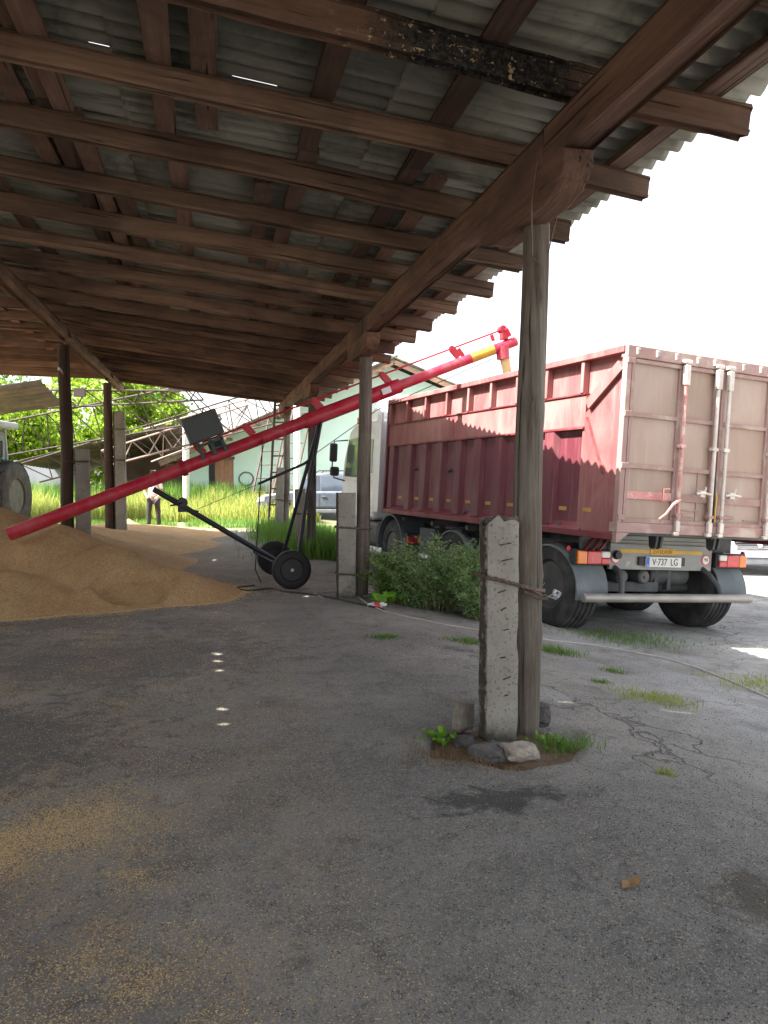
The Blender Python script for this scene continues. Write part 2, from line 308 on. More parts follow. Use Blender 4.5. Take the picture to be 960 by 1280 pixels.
    # soil with sparse grass beyond the far end of the shed
    soil = n.mr(n.mth('ADD', Y, n.mr(mid, 0, 1, -1.2, 1.2)), 20.6, 21.6)
    sc = n.mix(n.mr(n.noise(co, 1.2, 6, .6), .4, .6), (.26, .22, .15), (.12, .17, .05))
    c = n.mix(n.mth('MULTIPLY', soil, n.mr(X, 6, 5)), c, sc)
    n.col(c); n.setp(Roughness=n.mr(mid, .3, .7, .78, .95)); n.p.inputs['Specular IOR Level'].default_value = .3
    h = n.mth('ADD', n.mth('MULTIPLY', n.mr(vo.outputs['Distance'], 0, .7, 1, 0), .35), n.mth('MULTIPLY', fine, .9))
    h = n.mth('ADD', h, n.mth('MULTIPLY', vf, .3)); h = n.mth('SUBTRACT', h, n.mth('MULTIPLY', ckm, 2.0)); h = n.mth('SUBTRACT', h, ckm2)
    b1 = n.bump(mid, .5, .03); n.l(n.bump(h, 1.0, .013, b1), n.p.inputs['Normal']); return n.m
MT['ground'] = groundmat()
MT['soil'] = surf('dark_soil', (.13, .085, .052), (.20, .14, .09), 18, .95, bump=1, bscale=60, bdist=.02, rnd=0)

# ------------------------------------------------------------------ helpers
def link(o, parent=None):
    COL.objects.link(o)
    if parent is not None: o.parent = parent
    return o
def thing(name, label, cat, loc=(0, 0, 0), rot=(0, 0, 0), group=None):
    o = bpy.data.objects.new(name, None); COL.objects.link(o); o.location = loc; o.rotation_euler = rot
    o.empty_display_size = .2; tag(o, label, cat, group); return o
def tag(o, label, cat, group=None):
    o['label'] = label; o['category'] = cat
    if group: o['group'] = group
    return o
class MB:
    def __init__(s): s.v = []; s.f = []
    def add(s, v, f):
        k = len(s.v); s.v += [tuple(x) for x in v]; s.f += [tuple(i+k for i in q) for q in f]; return s
    def box(s, a, b, m=None):
        x0, y0, z0 = a; x1, y1, z1 = b
        v = [Vector(p) for p in ((x0, y0, z0), (x1, y0, z0), (x1, y1, z0), (x0, y1, z0), (x0, y0, z1), (x1, y0, z1), (x1, y1, z1), (x0, y1, z1))]
        if m: v = [m @ p for p in v]
        return s.add(v, [(0, 3, 2, 1), (4, 5, 6, 7), (0, 1, 5, 4), (1, 2, 6, 5), (2, 3, 7, 6), (3, 0, 4, 7)])
    def cbox(s, c, d, m=None): return s.box([c[i]-d[i]/2 for i in range(3)], [c[i]+d[i]/2 for i in range(3)], m)
    def bar(s, p0, p1, w, h=None):
        h = h or w; p0, p1 = Vector(p0), Vector(p1); d = p1-p0; m = Matrix.Translation(p0) @ d.to_track_quat('X', 'Z').to_matrix().to_4x4()
        return s.box((0, -w/2, -h/2), (d.length, w/2, h/2), m)
    def tube(s, pts, r, n=8, cap=True):
        pts = [Vector(p) for p in pts]; rs = r if isinstance(r, (list, tuple)) else [r]*len(pts); k = len(s.v); up = None
        for i, p in enumerate(pts):
            d = (pts[min(i+1, len(pts)-1)]-pts[max(i-1, 0)]).normalized()
            if up is None: up = Vector((0, 0, 1)) if abs(d.z) < .9 else Vector((1, 0, 0))
            a = d.cross(up).normalized(); up = a.cross(d).normalized()
            for j in range(n):
                t = 2*math.pi*j/n; s.v.append(tuple(p+(a*math.cos(t)+up*math.sin(t))*rs[i]))
        for i in range(len(pts)-1):
            for j in range(n): s.f.append((k+i*n+j, k+i*n+(j+1) % n, k+(i+1)*n+(j+1) % n, k+(i+1)*n+j))
        if cap: s.f.append(tuple(k+j for j in reversed(range(n)))); s.f.append(tuple(k+(len(pts)-1)*n+j for j in range(n)))
        return s
    def lathe(s, prof, n=24, m=None, closed=False):
        k = len(s.v); m = m or Matrix()
        for r, h in prof:
            for j in range(n):
                t = 2*math.pi*j/n; s.v.append(tuple(m @ Vector((h, r*math.cos(t), r*math.sin(t)))))
        L = len(prof); rng = range(L if closed else L-1)
        for i in rng:
            i2 = (i+1) % L
            for j in range(n): s.f.append((k+i*n+j, k+i*n+(j+1) % n, k+i2*n+(j+1) % n, k+i2*n+j))
        if not closed: s.f.append(tuple(k+j for j in range(n))); s.f.append(tuple(k+(L-1)*n+j for j in reversed(range(n))))
        return s
    def prism(s, poly, a, b, axis='x', m=None):
        # poly in the other two axes, extruded along axis from a to b
        def P(p, h):
            v = {'x': (h, p[0], p[1]), 'y': (p[0], h, p[1]), 'z': (p[0], p[1], h)}[axis]; return m @ Vector(v) if m else Vector(v)
        n = len(poly); return s.add([P(p, a) for p in poly]+[P(p, b) for p in poly], [tuple(range(n))[::-1], tuple(range(n, 2*n))]+[(i, (i+1) % n, n+(i+1) % n, n+i) for i in range(n)])
    def mesh(s, name, mat):
        me = bpy.data.meshes.new(name); me.from_pydata(s.v, [], s.f); me.materials.append(MT[mat] if isinstance(mat, str) else mat)
        bm = bmesh.new(); bm.from_mesh(me); bmesh.ops.recalc_face_normals(bm, faces=bm.faces); bm.to_mesh(me); bm.free(); return me
    def build(s, name, mat, parent=None, bevel=0, smooth=False, seg=2):
        o = bpy.data.objects.new(name, s.mesh(name, mat)); link(o, parent)
        if smooth: shade(o.data)
        if bevel:
            b = o.modifiers.new('bevel', 'BEVEL'); b.width = bevel; b.segments = seg; b.limit_method = 'ANGLE'; b.angle_limit = R(35); b.harden_normals = False
        return o
def shade(me, ang=40):
    me.shade_smooth(); me.set_sharp_from_angle(angle=R(ang))
def box(name, mat, a, b, parent=None, bevel=.006): return MB().box(a, b).build(name, mat, parent, bevel)
def raw(name, V, F, mat, parent=None, smooth=False):
    me = bpy.data.meshes.new(name); V = np.asarray(V, dtype=np.float32); F = np.asarray(F, dtype=np.int32)
    k = F.shape[1]; me.vertices.add(len(V)); me.vertices.foreach_set('co', V.ravel()); me.loops.add(F.size); me.loops.foreach_set('vertex_index', F.ravel())
    me.polygons.add(len(F)); me.polygons.foreach_set('loop_start', np.arange(0, F.size, k, dtype=np.int32)); me.polygons.foreach_set('loop_total', np.full(len(F), k, dtype=np.int32))
    me.update(calc_edges=True); me.validate(); me.materials.append(MT[mat])
    if smooth: me.shade_smooth()
    o = bpy.data.objects.new(name, me); return link(o, parent)
def text(name, body, size, mat, parent, m, depth=.001, sx=1, align='CENTER'):
    cu = bpy.data.curves.new(name, 'FONT'); cu.body = body; cu.size = size; cu.extrude = depth; cu.align_x = align; cu.align_y = 'CENTER'; cu.resolution_u = 3
    t = bpy.data.objects.new(name, cu); COL.objects.link(t); dg = bpy.context.evaluated_depsgraph_get()
    me = bpy.data.meshes.new_from_object(t.evaluated_get(dg)); bpy.data.objects.remove(t)
    me.materials.clear(); me.materials.append(MT[mat]); o = bpy.data.objects.new(name, me); link(o, parent); o.matrix_local = m @ Matrix.Diagonal((sx, 1, 1, 1)); return o
def copy_tree(o, parent=None):
    c = o.copy(); COL.objects.link(c); c.parent = parent
    for ch in o.children: copy_tree(ch, c)
    return c
def nz(p, s=1.0): return mnoise.noise(Vector(p)*s)

# ------------------------------------------------------------------ terrain
def gv(v):
    if v < 1.7: return 0.0
    if v < 2.1: t = (v-1.7)/.4; return -.14*.2*t*t
    if v < 4.3: return -.028-.14*(v-2.1)
    return max(-.336-.07*(v-4.3), -.47)
def pit(v, u):
    d = math.hypot((v-1.62)/.47, (u-4.05)/.40)+.25*nz((v*3, u*3, 1)); return max(0, min(1, (1.0-d)/.12))
def G(v, u):
    z = gv(v)
    if v*v+u*u < 900:
        z += .012*nz((v*.9, u*.9, 0))+.006*nz((v*3.1, u*3.1, 4))
        if -3 < v < 5 and 0 < u < 9: z += .0025*nz((v*14, u*14, 2)); z -= .05*pit(v, u)
    return z
def gx(x, y): return G(CT*x+ST*y, -ST*x+CT*y)
def axis_lines(dense, step, lo, hi):
    a = [dense[0]]
    while a[-1] < dense[1]: a.append(a[-1]+step)
    s = step
    while a[-1] < hi: s *= 1.22; a.append(a[-1]+s)
    s = step; b = [dense[0]]
    while b[-1] > lo: s *= 1.22; b.append(b[-1]-s)
    return np.array(b[::-1][:-1]+a)
vs = axis_lines((-2.4, 5.0), .04, -900, 900); us = axis_lines((1.0, 7.5), .04, -900, 1400)
V = np.empty((len(us), len(vs), 3), dtype=np.float32)
for i, u in enumerate(us):
    for j, v in enumerate(vs): V[i, j] = (v, u, G(v, u))
idx = np.arange(len(us)*len(vs)).reshape(len(us), len(vs))
F = np.stack([idx[:-1, :-1], idx[:-1, 1:], idx[1:, 1:], idx[1:, :-1]], -1).reshape(-1, 4)
gr = raw('ground', V.reshape(-1, 3), F, 'ground', smooth=True); gr.rotation_euler = (0, 0, TH); gr['kind'] = 'structure'

# ------------------------------------------------------------------ the shed
shed = thing('open_timber_shed', 'open sided timber shed with log posts and corrugated cement sheet roof over the asphalt', 'shed', (0, 0, 0), (0, 0, TH))
ZP, SL, VP_, VR = 3.356, .117, 1.82, -2.28        # rafter underside at the eave posts, roof slope, eave post line, ridge line
def zr(v): return ZP+SL*(VP_-v) if v > VR else ZP+SL*(VP_-VR)+.03*(VR-v)
def beam_mesh(L, w, h, seed, wob=.012, seg=14, mat='beam', ch=.18):
    rn = random.Random(seed); sec = []
    for sx_, sy_ in ((-1, -1), (1, -1), (1, 1), (-1, 1)):
        a = (sx_*(1-ch), sy_) if sx_*sy_ > 0 else (sx_, sy_*(1-ch)); b = (sx_, sy_*(1-ch)) if sx_*sy_ > 0 else (sx_*(1-ch), sy_)
        sec += [a, b]
    mb = MB(); ox = rn.random()*50
    for i in range(seg+1):
        x = L*i/seg; cy = wob*2*nz((x*.45+ox, 0, 3)); cz = wob*1.6*nz((x*.4+ox, 5, 1)); k = 1+.10*nz((x*.9+ox, 9, 2))
        for j, (a, b) in enumerate(sec):
            e = 1+.09*nz((x*2.3+ox, j*1.7, 8))+.07*nz((x*9+ox, j*2.7, 4)); mb.v.append((x, cy+a*w/2*k*e, cz+b*h/2*k*e))
    for i in range(seg):
        for j in range(8): mb.f.append((i*8+j, i*8+(j+1) % 8, (i+1)*8+(j+1) % 8, (i+1)*8+j))
    mb.f.append(tuple(range(8))[::-1]); mb.f.append(tuple(seg*8+j for j in range(8)))
    return mb.mesh('beam', mat)
def place_beam(name, me, p0, p1, roll=0, parent=shed):
    p0, p1 = Vector(p0), Vector(p1); o = bpy.data.objects.new(name, me); link(o, parent)
    o.matrix_local = Matrix.Translation(p0) @ (p1-p0).to_track_quat('X', 'Z').to_matrix().to_4x4() @ Matrix.Rotation(roll, 4, 'X'); return o
RH, RW, VE = .15, .10, 2.72
LR = VE-VR+.15
rm = [beam_mesh(LR*1.007, RW*random.uniform(.85, 1.15), RH*random.uniform(.9, 1.05), s, .02, 26, ch=random.choice((.12, .25, .42))) for s in range(9)]; rb = beam_mesh(LR*1.007, RW*1.1, RH*1.1, 41, .05, 60, 'beam_burnt', .3)
rl = [beam_mesh(5.2, RW, RH, s+20) for s in range(3)]
rafter_u = [3.57+.928*k for k in range(-9, 19)]
for i, u in enumerate(rafter_u):
    du = random.uniform(-.05, .05); sk = random.uniform(-.05, .05); e = random.uniform(-.13, .05) if i not in (9, 10) else 0
    me = rb if i == 9 else rm[(i*4) % 9]; v0, v1 = VE+e, VR-.15
    place_beam('rafter', me, (v0, u, zr(v0)+RH/2), (v1, u+sk, zr(VR)+SL*.15+RH/2), random.uniform(-.04, .04))
    place_beam('rafter', rl[i % 3], (VR+.25, u+.13, zr(VR)+.05+RH/2), (VR-4.9, u+.13, zr(VR-4.9)+RH/2))
# battens lie on the rafters, along the shed
bat = [beam_mesh(5.25, .135, .038, s+60, .008, 10, 'batten', .1) for s in range(4)]
bat_v = [2.47, 2.05, 1.33, .62, -.24, -.86, -1.02, -1.75, -2.45, -3.15, -3.9, -4.6, -5.3, -6.0, -6.7]
for v in bat_v:
    u = -5.0+random.uniform(-.6, 0)
    while u < 20.4:
        L = min(5.25, 20.75-u); o = place_beam('batten', random.choice(bat), (v+random.uniform(-.04, .04), u, zr(v)+RH+.019), (v+random.uniform(-.05, .05), u+L, zr(v)+RH+.019))
        o.scale.x = L/5.25; u += L+.01
for (v, u) in ((.40, 5.9), (-.05, 3.0), (1.55, 5.2), (-.7, 6.5), (.75, 9.2), (1.6, 8.0), (-1.2, 4.2)):   # loose doubled boards
    place_beam('batten', bat[1], (v, u, zr(v)+RH+.019), (v+.05, u+2.2, zr(v)+RH+.019)).scale.x = .42
# posts, beams and corbels
def log_mesh(H, r0, r1, seed, mat='log', lean=(0, 0)):
    mb = MB(); n = 22; rings = int(H/.07); ox = seed*7.3
    kn = [(random.Random(seed*9+i).random()*H, random.Random(seed*5+i).random()*6.28) for i in range(9)]
    for i in range(rings+1):
        z = H*i/rings; t = i/rings; r = r0+(r1-r0)*t
        cx = lean[0]*t+.020*nz((z*.8+ox, 0, 0)); cy = lean[1]*t+.020*nz((z*.8, ox, 0))
        for j in range(n):
            a = 2*math.pi*j/n; q = 1+.06*nz((math.cos(a)*1.6, math.sin(a)*1.6, z*.7+ox))+.05*nz((math.cos(a)*5, math.sin(a)*5, z*.55+ox))
            for kz, ka in kn:
                da = (a-ka+math.pi) % (2*math.pi)-math.pi; q += .13*math.exp(-((z-kz)/.05)**2-(da/.35)**2)
            mb.v.append((cx+r*q*math.cos(a), cy+r*q*math.sin(a), z))
    for i in range(rings):
        for j in range(n): mb.f.append((i*n+j, i*n+(j+1) % n, (i+1)*n+(j+1) % n, (i+1)*n+j))
    mb.f.append(tuple(range(n))[::-1]); mb.f.append(tuple(rings*n+j for j in range(n)))
    me = mb.mesh('log_post', mat); shade(me, 60); return me
POSTU = [4.27+5.09*k for k in (-1, 0, 1, 2, 3)]
PH = 2.945
for i, u in enumerate(POSTU):
    o = bpy.data.objects.new('log_post', log_mesh(PH+.10, .088, .078, i+3, lean=(.055, 0))); link(o, shed); o.location = (VP_-.01, u, gv(VP_)-.08)
    # corbel with rounded ends under the eave beam
    Lc, hc = .62, .205
    poly = [(-Lc, hc), (-Lc-.01, hc*.62), (-Lc+.04, hc*.34), (-Lc+.13, hc*.12), (-Lc+.26, 0), (Lc-.26, 0), (Lc-.13, hc*.12), (Lc-.04, hc*.34), (Lc+.01, hc*.62), (Lc, hc)]
    c = MB().prism(poly, -.085, .085, 'y').build('corbel', 'eave', shed, .012)
    c.matrix_local = Matrix.Translation((VP_, u, PH)) @ Matrix.Rotation(R(90), 4, 'Z')
ZB = PH+.205; BH = ZP-ZB
for i in range(len(POSTU)):
    u0 = POSTU[i]-.35 if i else -5.2; u1 = POSTU[i+1]-.36 if i < len(POSTU)-1 else 20.7
    place_beam('eave_beam', beam_mesh(u1-u0, .17, BH+.0, 80+i, .008, 18, 'eave', .12), (VP_, u0, ZB+BH/2), (VP_, u1, ZB+BH/2))
if True:
    place_beam('eave_beam', beam_mesh(POSTU[0]-.36+5.2, .17, BH, 79, .008, 10, 'eave', .12), (VP_+.175, -5.2, ZB+BH/2), (VP_+.175, POSTU[0]-.36, ZB+BH/2))
for i, u in enumerate((-2.1, 3.0, 8.1, 13.2, 18.4)):
    o = bpy.data.objects.new('log_post', log_mesh(zr(VR)-.21, .105, .09, i+13, 'darklog')); link(o, shed); o.location = (VR, u, -.05)
for i, (a, b) in enumerate(((-5.2, 3.0), (3.02, 8.1), (8.12, 13.2), (13.22, 18.4), (18.42, 20.9))):
    place_beam('ridge_beam', beam_mesh(b-a+.2, .18, .20, 90+i, .02, 14, 'beam', .4), (VR, a-.1, zr(VR)-.10), (VR+.03, b+.1, zr(VR)-.10))
for i, u in enumerate((-2.1, 3.0, 8.1, 13.2, 18.4)):      # outer row on the left
    o = bpy.data.objects.new('log_post', log_mesh(zr(-6.9)-.02, .1, .09, i+23, 'darklog')); link(o, shed); o.location = (-6.9, u, -.05)
# corrugated sheets
PI_W, NW = .1413, 8
SW, SLn = PI_W*NW, 1.75
def sheet_mesh(name, holes=(), nl=6, seed=0):
    if holes: nl = 40
    ny = NW*(16 if holes else 6); V = []; F = []; rn = random.Random(seed)
    for i in range(nl+1):
        x = -SLn*i/nl
        for j in range(ny+1):
            y = SW*j/ny; V.append((x+(.012*nz((y*9, seed, 0)) if i in (0, nl) else 0), y, .026*math.cos(2*math.pi*y/PI_W)+.006*nz((x*1.3+seed*3, y*1.3, 0))))
    for i in range(nl):
        for j in range(ny):
            x, y = -SLn*(i+.5)/nl, SW*(j+.5)/ny
            if any(a < x < b and c < y < d for a, b, c, d in holes): continue
            k = i*(ny+1)+j; F.append((k, k+1, k+ny+2, k+ny+1))
    me = bpy.data.meshes.new(name); me.from_pydata(V, [], F); me.materials.append(MT['sheet']); me.shade_smooth(); return me
SH = [sheet_mesh('roof_sheet', seed=s) for s in range(5)]
HOLES = [(-.66, -.52, 4.600, 4.616), (.10, .36, 4.600, 4.616), (1.11, 1.16, 3.885, 3.91), (1.22, 1.25, 4.61, 4.63), (-1.9, -1.84, 9.2, 9.25)]
for uu, w in ((6.30, .05), (6.02, .035), (5.72, .03), (13.62, .12), (13.1, .08), (4.75, .022), (8.3, .03), (4.45, .015)):
    HOLES.append((-3.03-.04*w*4, -2.98+.03*w*4, uu-w*.8-.005, uu+w*.8+.005))
rows = []; v = 2.76
while v > -7.3: rows.append(v); v -= 1.55
ncol = int(26.2/(SW-PI_W))+1; nsheet = 0
for ri, v0 in enumerate(rows):
    for c in range(ncol):
        u0 = -5.3+c*(SW-PI_W); lift = .004*(c % 2); v1 = v0-SLn
        if u0 > 20.4: continue
        hs = []
        for a, b, d, e in HOLES:
            if v1 < b and v0 > a and u0 < e and u0+SW > d: hs.append((a-v0, b-v0, d-u0, e-u0))
        o = bpy.data.objects.new('roof_sheet', sheet_mesh('roof_sheet', hs, seed=c) if hs else random.choice(SH)); link(o, shed)
        z0 = zr(v0)+RH+.040+.030+.012; z1 = zr(v1)+RH+.040+.030
        ang = math.atan2(z1-z0, SLn); o.matrix_local = Matrix.Translation((v0+random.uniform(-.02, .02) if ri else v0+random.uniform(-.015, .015), u0, z0+lift)) @ Matrix.Rotation(ang, 4, 'Y') @ Matrix.Rotation(random.uniform(-.006, .006), 4, 'Z')
        s = o.modifiers.new('thickness', 'SOLIDIFY'); s.thickness = .007; nsheet += 1
# low unseen boards added on the left to dim light entering the shed
for k in range(36):
    u = -6.0+k*.5
    MB().box((-7.32, u, -.05), (-7.27, u+.485, 2.35+.05*(k % 3))).build('unseen_shade_board', 'darkboard', shed, .004)
# thin wires hanging at the corbel
MB().tube([(VP_-.11, 3.9, ZB+.02), (VP_-.13, 3.93, ZB-.2), (VP_-.05, 4.1, ZB-.42), (VP_+.09, 4.25, ZB-.45), (VP_+.12, 4.1, ZB-.1), (VP_+.1, 3.8, ZB+.1)], .004, 5).build('binding_wire', 'wire', shed, smooth=True)

# ------------------------------------------------------------------ concrete footing posts
def footing(v, u, H, w, d, label, seed, turn=0, tilt=0, chip=True, wires=((.55, 0),), logdx=.2, logdy=.05, matn='concrete', group='concrete footing posts tied to the shed logs'):
    p = sh(v, u, gv(v)-.06); root = thing('concrete_post', label, 'post', p, (0, tilt, TH+turn), group)
    n_h = int(H/.035); mb = MB(); sec = []; cc = .012
    for k in range(6): sec.append((-w/2+w*k/6, -d/2))
    for k in range(4): sec.append((w/2, -d/2+d*k/4))
    for k in range(6): sec.append((w/2-w*k/6, d/2))
    for k in range(4): sec.append((-w/2, d/2-d*k/4))
    m = len(sec)
    for i in range(n_h+1):
        z = H*i/n_h
        for j, (a, b) in enumerate(sec):
            corner = (abs(abs(a)-w/2) < 1e-6) and (abs(abs(b)-d/2) < 1e-6)
            e = 1-(.06 if corner else 0)-(.10*max(0, nz((a*9, b*9, z*6+seed))) if corner else 0)
            top = max(0, (i/n_h-.93)/.07) if chip else 0
            zz = z-(.08*top*(.5+nz((a*14+seed, b*14, 2)))) if top else z
            o_ = .006*nz((a*12, b*12+seed, z*9))
            mb.v.append((a*e+o_, b*e+o_, zz))
    for i in range(n_h):
        for j in range(m): mb.f.append((i*m+j, i*m+(j+1) % m, (i+1)*m+(j+1) % m, (i+1)*m+j))
    mb.f.append(tuple(n_h*m+j for j in range(m)))
    o = mb.build('concrete_shaft', matn, root, smooth=True)
    if chip:
        cap = MB()
        for k in range(10):
            x, y = random.uniform(-w*.38, w*.38), random.uniform(-d*.4, d*.4); r = random.uniform(.015, .035)
            cap.cbox((x, y, H-.035+random.uniform(-.02, .01)), (r*2, r*1.6, r), Matrix.Rotation(0, 4, 'Z'))
        cap.build('broken_top', 'chipped', root, .006)
    for zz, sag in wires:
        for q in (0, 1):
            pts = []; N = 60
            hw, hd = w/2+.012, d/2+.012; lx, ly, lr = logdx, logdy, .105
            base = [(-hw, hd), (-hw, -hd), (hw*.2, -hd-.004), (hw, -hd-.002), (lx, ly-lr), (lx+lr, ly), (lx, ly+lr), (hw*.5, hd+.01)]
            for k in range(N+1):
                t = k/N*len(base); a = base[int(t) % len(base)]; b = base[(int(t)+1) % len(base)]; fr = t-int(t)
                x, y = a[0]+(b[0]-a[0])*fr, a[1]+(b[1]-a[1])*fr; ph = k*1.3+q*math.pi
                pts.append((x+.004*math.cos(ph), y+.004*math.cos(ph), zz+.007*math.sin(ph)-sag*(x+hw)/(lx+lr+hw)+.006*nz((k*.3, q, seed))))
            MB().tube(pts, .0075, 6).build('wire_tie', 'wire', root, smooth=True)
    return root
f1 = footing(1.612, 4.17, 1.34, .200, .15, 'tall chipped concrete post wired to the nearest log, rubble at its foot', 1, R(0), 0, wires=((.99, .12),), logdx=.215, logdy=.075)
mk = MB()
for k, (x, z, L, a) in enumerate(((.01, 1.17, .07, .15), (.02, 1.08, .06, .2), (-.01, .90, .05, .3), (0, .80, .035, .4), (.02, .68, .03, .2), (.0, .52, .03, .1), (.025, .40, .05, .35), (.02, .30, .02, .3))):
    m = Matrix.Translation((x, -.075, z)) @ Matrix.Rotation(-a, 4, 'Y'); mk.cbox((0, 0, 0), (L, .012, .006), m)
mk.build('form_mark', 'mark', f1, .001)
twist = MB()
for q in range(3): twist.tube([(.15+.014*math.cos(k*1.1+q*2), -.035-.02*k/12, .90-.02*k/12+.018*math.sin(k*1.1+q*2)) if k < 4 else (.15+.02*k+.012*math.cos(k+q*2), -.06+.004*k, .875-.004*k+.014*math.sin(k+q*2)) for k in range(8)], .0075, 6)
twist.build('wire_knot', 'wire', f1, smooth=True)
fo = MB()
for q in range(9):
    a, b = random.uniform(0, 6.28), random.uniform(-.6, .6); fo.tube([(.32, -.04, .865), (.32+.035*math.cos(a), -.04+.02*b, .865+.03*math.sin(a)), (.335+.03*math.cos(a+1), -.05, .865+.022*math.sin(a+1.3))], .006, 5)
fo.build('wire_end', 'foil', f1, smooth=True)
footing(1.60, 9.30, 1.345, .235, .14, 'pale concrete post wired twice to the second log, beside the weed clump', 2, R(-5), wires=((.93, .03), (.36, .03)), logdx=.23, logdy=.06, chip=False)
footing(1.60, 14.35, 1.30, .20, .14, 'shaded concrete post at the third log behind the auger wheels', 3, 0, wires=((.85, .03),), logdx=.22, logdy=.08, chip=False)
footing(1.62, 19.4, 1.75, .20, .13, 'leaning concrete post at the farthest log near the silver car', 4, 0, R(2), wires=((.95, .03),), logdx=.22, logdy=.1, chip=False)
footing(VR+.24, 13.2, 1.98, .22, .16, 'concrete post beside the left dark log above the grain', 5, 0, wires=((1.78, 0),), logdx=-.24, logdy=.0, chip=False)
footing(VR+.24, 18.4, 3.0, .26, .17, 'tall concrete post beside the second dark log on the left', 6, 0, wires=((1.9, 0), (2.6, 0)), logdx=-.25, logdy=.0, chip=False)

# rubble around the nearest post
def rock(name, mat, v, u, z, s, seed, label, turn=0):
    bm = bmesh.new(); bmesh.ops.create_icosphere(bm, subdivisions=4, radius=1)
    for q in bm.verts:
        d = 1+.38*nz(q.co*1.3+Vector((seed*3, 0, 0)))+.16*nz(q.co*3.5+Vector((0, seed, 0)))+.07*nz(q.co*9); q.co = q.co*d
        q.co.x = max(-.85, min(.85, q.co.x)); q.co.z = max(-.8, min(.75, q.co.z))
        q.co.x *= s[0]; q.co.y *= s[1]; q.co.z *= s[2]
    me = bpy.data.meshes.new(name); bm.to_mesh(me); bm.free(); me.materials.append(MT[mat]); shade(me, 32)
    o = bpy.data.objects.new(name, me); link(o); p = sh(v, u, z); o.location = p; o.rotation_euler = (.1, .08, TH+turn)
    return tag(o, label, 'rock')
rock('broken_stone', 'stone', 1.62, 3.86, -.005, (.115, .075, .055), 1, 'pale broken stone lying in front of the nearest log foot', .1)
rock('broken_stone', 'dstone', 1.44, 3.88, -.01, (.115, .07, .055), 2, 'dark rough stone in front of the chipped concrete post foot', -.15)
rock('broken_stone', 'stone', 1.45, 4.33, .06, (.07, .06, .115), 3, 'upright pinkish rubble lump left behind the chipped concrete post')
rock('broken_stone', 'dstone', 1.95, 4.34, .03, (.075, .06, .085), 4, 'dark mossy stone right of the nearest log foot')
rock('broken_stone', 'dstone', 1.38, 4.10, -.02, (.07, .05, .05), 5, 'small brown clod left of the chipped concrete post')
rock('broken_stone', 'dstone', 1.53, 3.98, -.02, (.05, .04, .045), 7, 'small dark clod between the two front stones')
# soil patch
mb = MB(); N = 30
soilv = [(1.62, 4.05, G(1.62, 4.05)+.03)]
for k in range(4):
    for j in range(N):
        a = 2*math.pi*j/N; r = (k+1)/4; v, u = 1.62+.46*r*math.cos(a), 4.05+.40*r*math.sin(a)
        soilv.append((v, u, G(v, u)+.008+.02*(1-r)+.02*nz((v*13, u*13, 5))-(.03 if k == 3 else 0)))
fs = [(0, 1+j, 1+(j+1) % N) for j in range(N)]
for k in range(3):
    for j in range(N): fs.append((1+k*N+j, 1+(k+1)*N+j, 1+(k+1)*N+(j+1) % N, 1+k*N+(j+1) % N))
mb.v = soilv; mb.f = fs; o = mb.build('soil_patch', 'soil', None, smooth=True); o.rotation_euler = (0, 0, TH); o['kind'] = 'structure'

# ------------------------------------------------------------------ grain heap
CONES = [(-6.7, 10.9, 1.42, .52), (-5.45, 10.8, 1.13, .48), (-4.45, 10.45, .90, .50), (-3.55, 9.90, .68, .50), (-2.72, 9.50, .42, .48), (-4.3, 8.85, .46, .44), (-5.5, 9.0, .78, .46), (-3.3, 9.0, .22, .35),
         (-6.4, 12.6, .95, .30), (-5.2, 12.6, .46, .24), (-6.8, 16.0, .52, .16), (-6.9, 19.3, .30, .10), (-2.35, 9.85, .22, .40)]
def heap(x, y):
    acc = 0.0; wx, wy = .22*nz((x*.8, y*.8, 1)), .22*nz((x*.8, y*.8, 9))
    for cx, cy, ch, s in CONES:
        d = math.sqrt((x-cx+wx)**2+(y-cy+wy)**2+.02); acc += math.exp((ch-s*d)/.028)
    h = max(-.1, .028*math.log(acc+1e-12))
    bx, by = x+2.95, y-9.0; bd = math.hypot(bx/.48, by/.46)
    if bd < 1 and h > 0: h = max(.012, h-.17*min(1, (1-bd)/.22)*(.6+.4*(1-bd)))
    if h > .03:
        h += .014*nz((x*2.6+y, y*.9-x*.7, 5))+.006*nz((x*7, y*7, 2))+.005*nz((x*16, y*16, 3))
        for lx, ly, lr in ((-3.6, 8.55, .16), (-3.35, 8.72, .12), (-3.95, 8.2, .12), (-2.5, 8.95, .10)):
            q = ((x-lx)**2+(y-ly)**2)/lr**2
            if q < 4: h += .05*math.exp(-q)
    return h+.006*nz((x*2, y*2, 7))
xs = np.concatenate([np.arange(-9.5, -6.5, .1), np.arange(-6.5, -1.7, .035)]); ys = np.concatenate([np.arange(7.0, 11.2, .035), np.arange(11.2, 22, .14)])
V = []; H_ = np.empty((len(ys), len(xs)))
for i, y in enumerate(ys):
    for j, x in enumerate(xs):
        h = heap(x, y); H_[i, j] = h; V.append((x, y, gx(x, y)+max(h, -.02)))
F = []
for i in range(len(ys)-1):
    for j in range(len(xs)-1):
        if H_[i:i+2, j:j+2].max() > -.015: k = i*len(xs)+j; F.append((k, k+1, k+len(xs)+1, k+len(xs)))
gp = raw('grain_heap', V, F, 'grain', smooth=True); tag(gp, 'large orange brown heap of loose wheat grain spread on the shed floor', 'grain heap'); gp['kind'] = 'stuff'
def foot(rg, n):
    out = []
    while len(out) < n:
        x, y = -5.0+rg.random()*3.8, 7.2+rg.random()*4.6; h = heap(x, y)
        if -.099 < h < .03 and rg.random() < math.exp(-abs(h)/.022)+.04: out.append((CT*x+ST*y, -ST*x+CT*y))
        elif h <= -.099 and rg.random() < .006: out.append((CT*x+ST*y, -ST*x+CT*y))
    return np.array(out, dtype=np.float32)
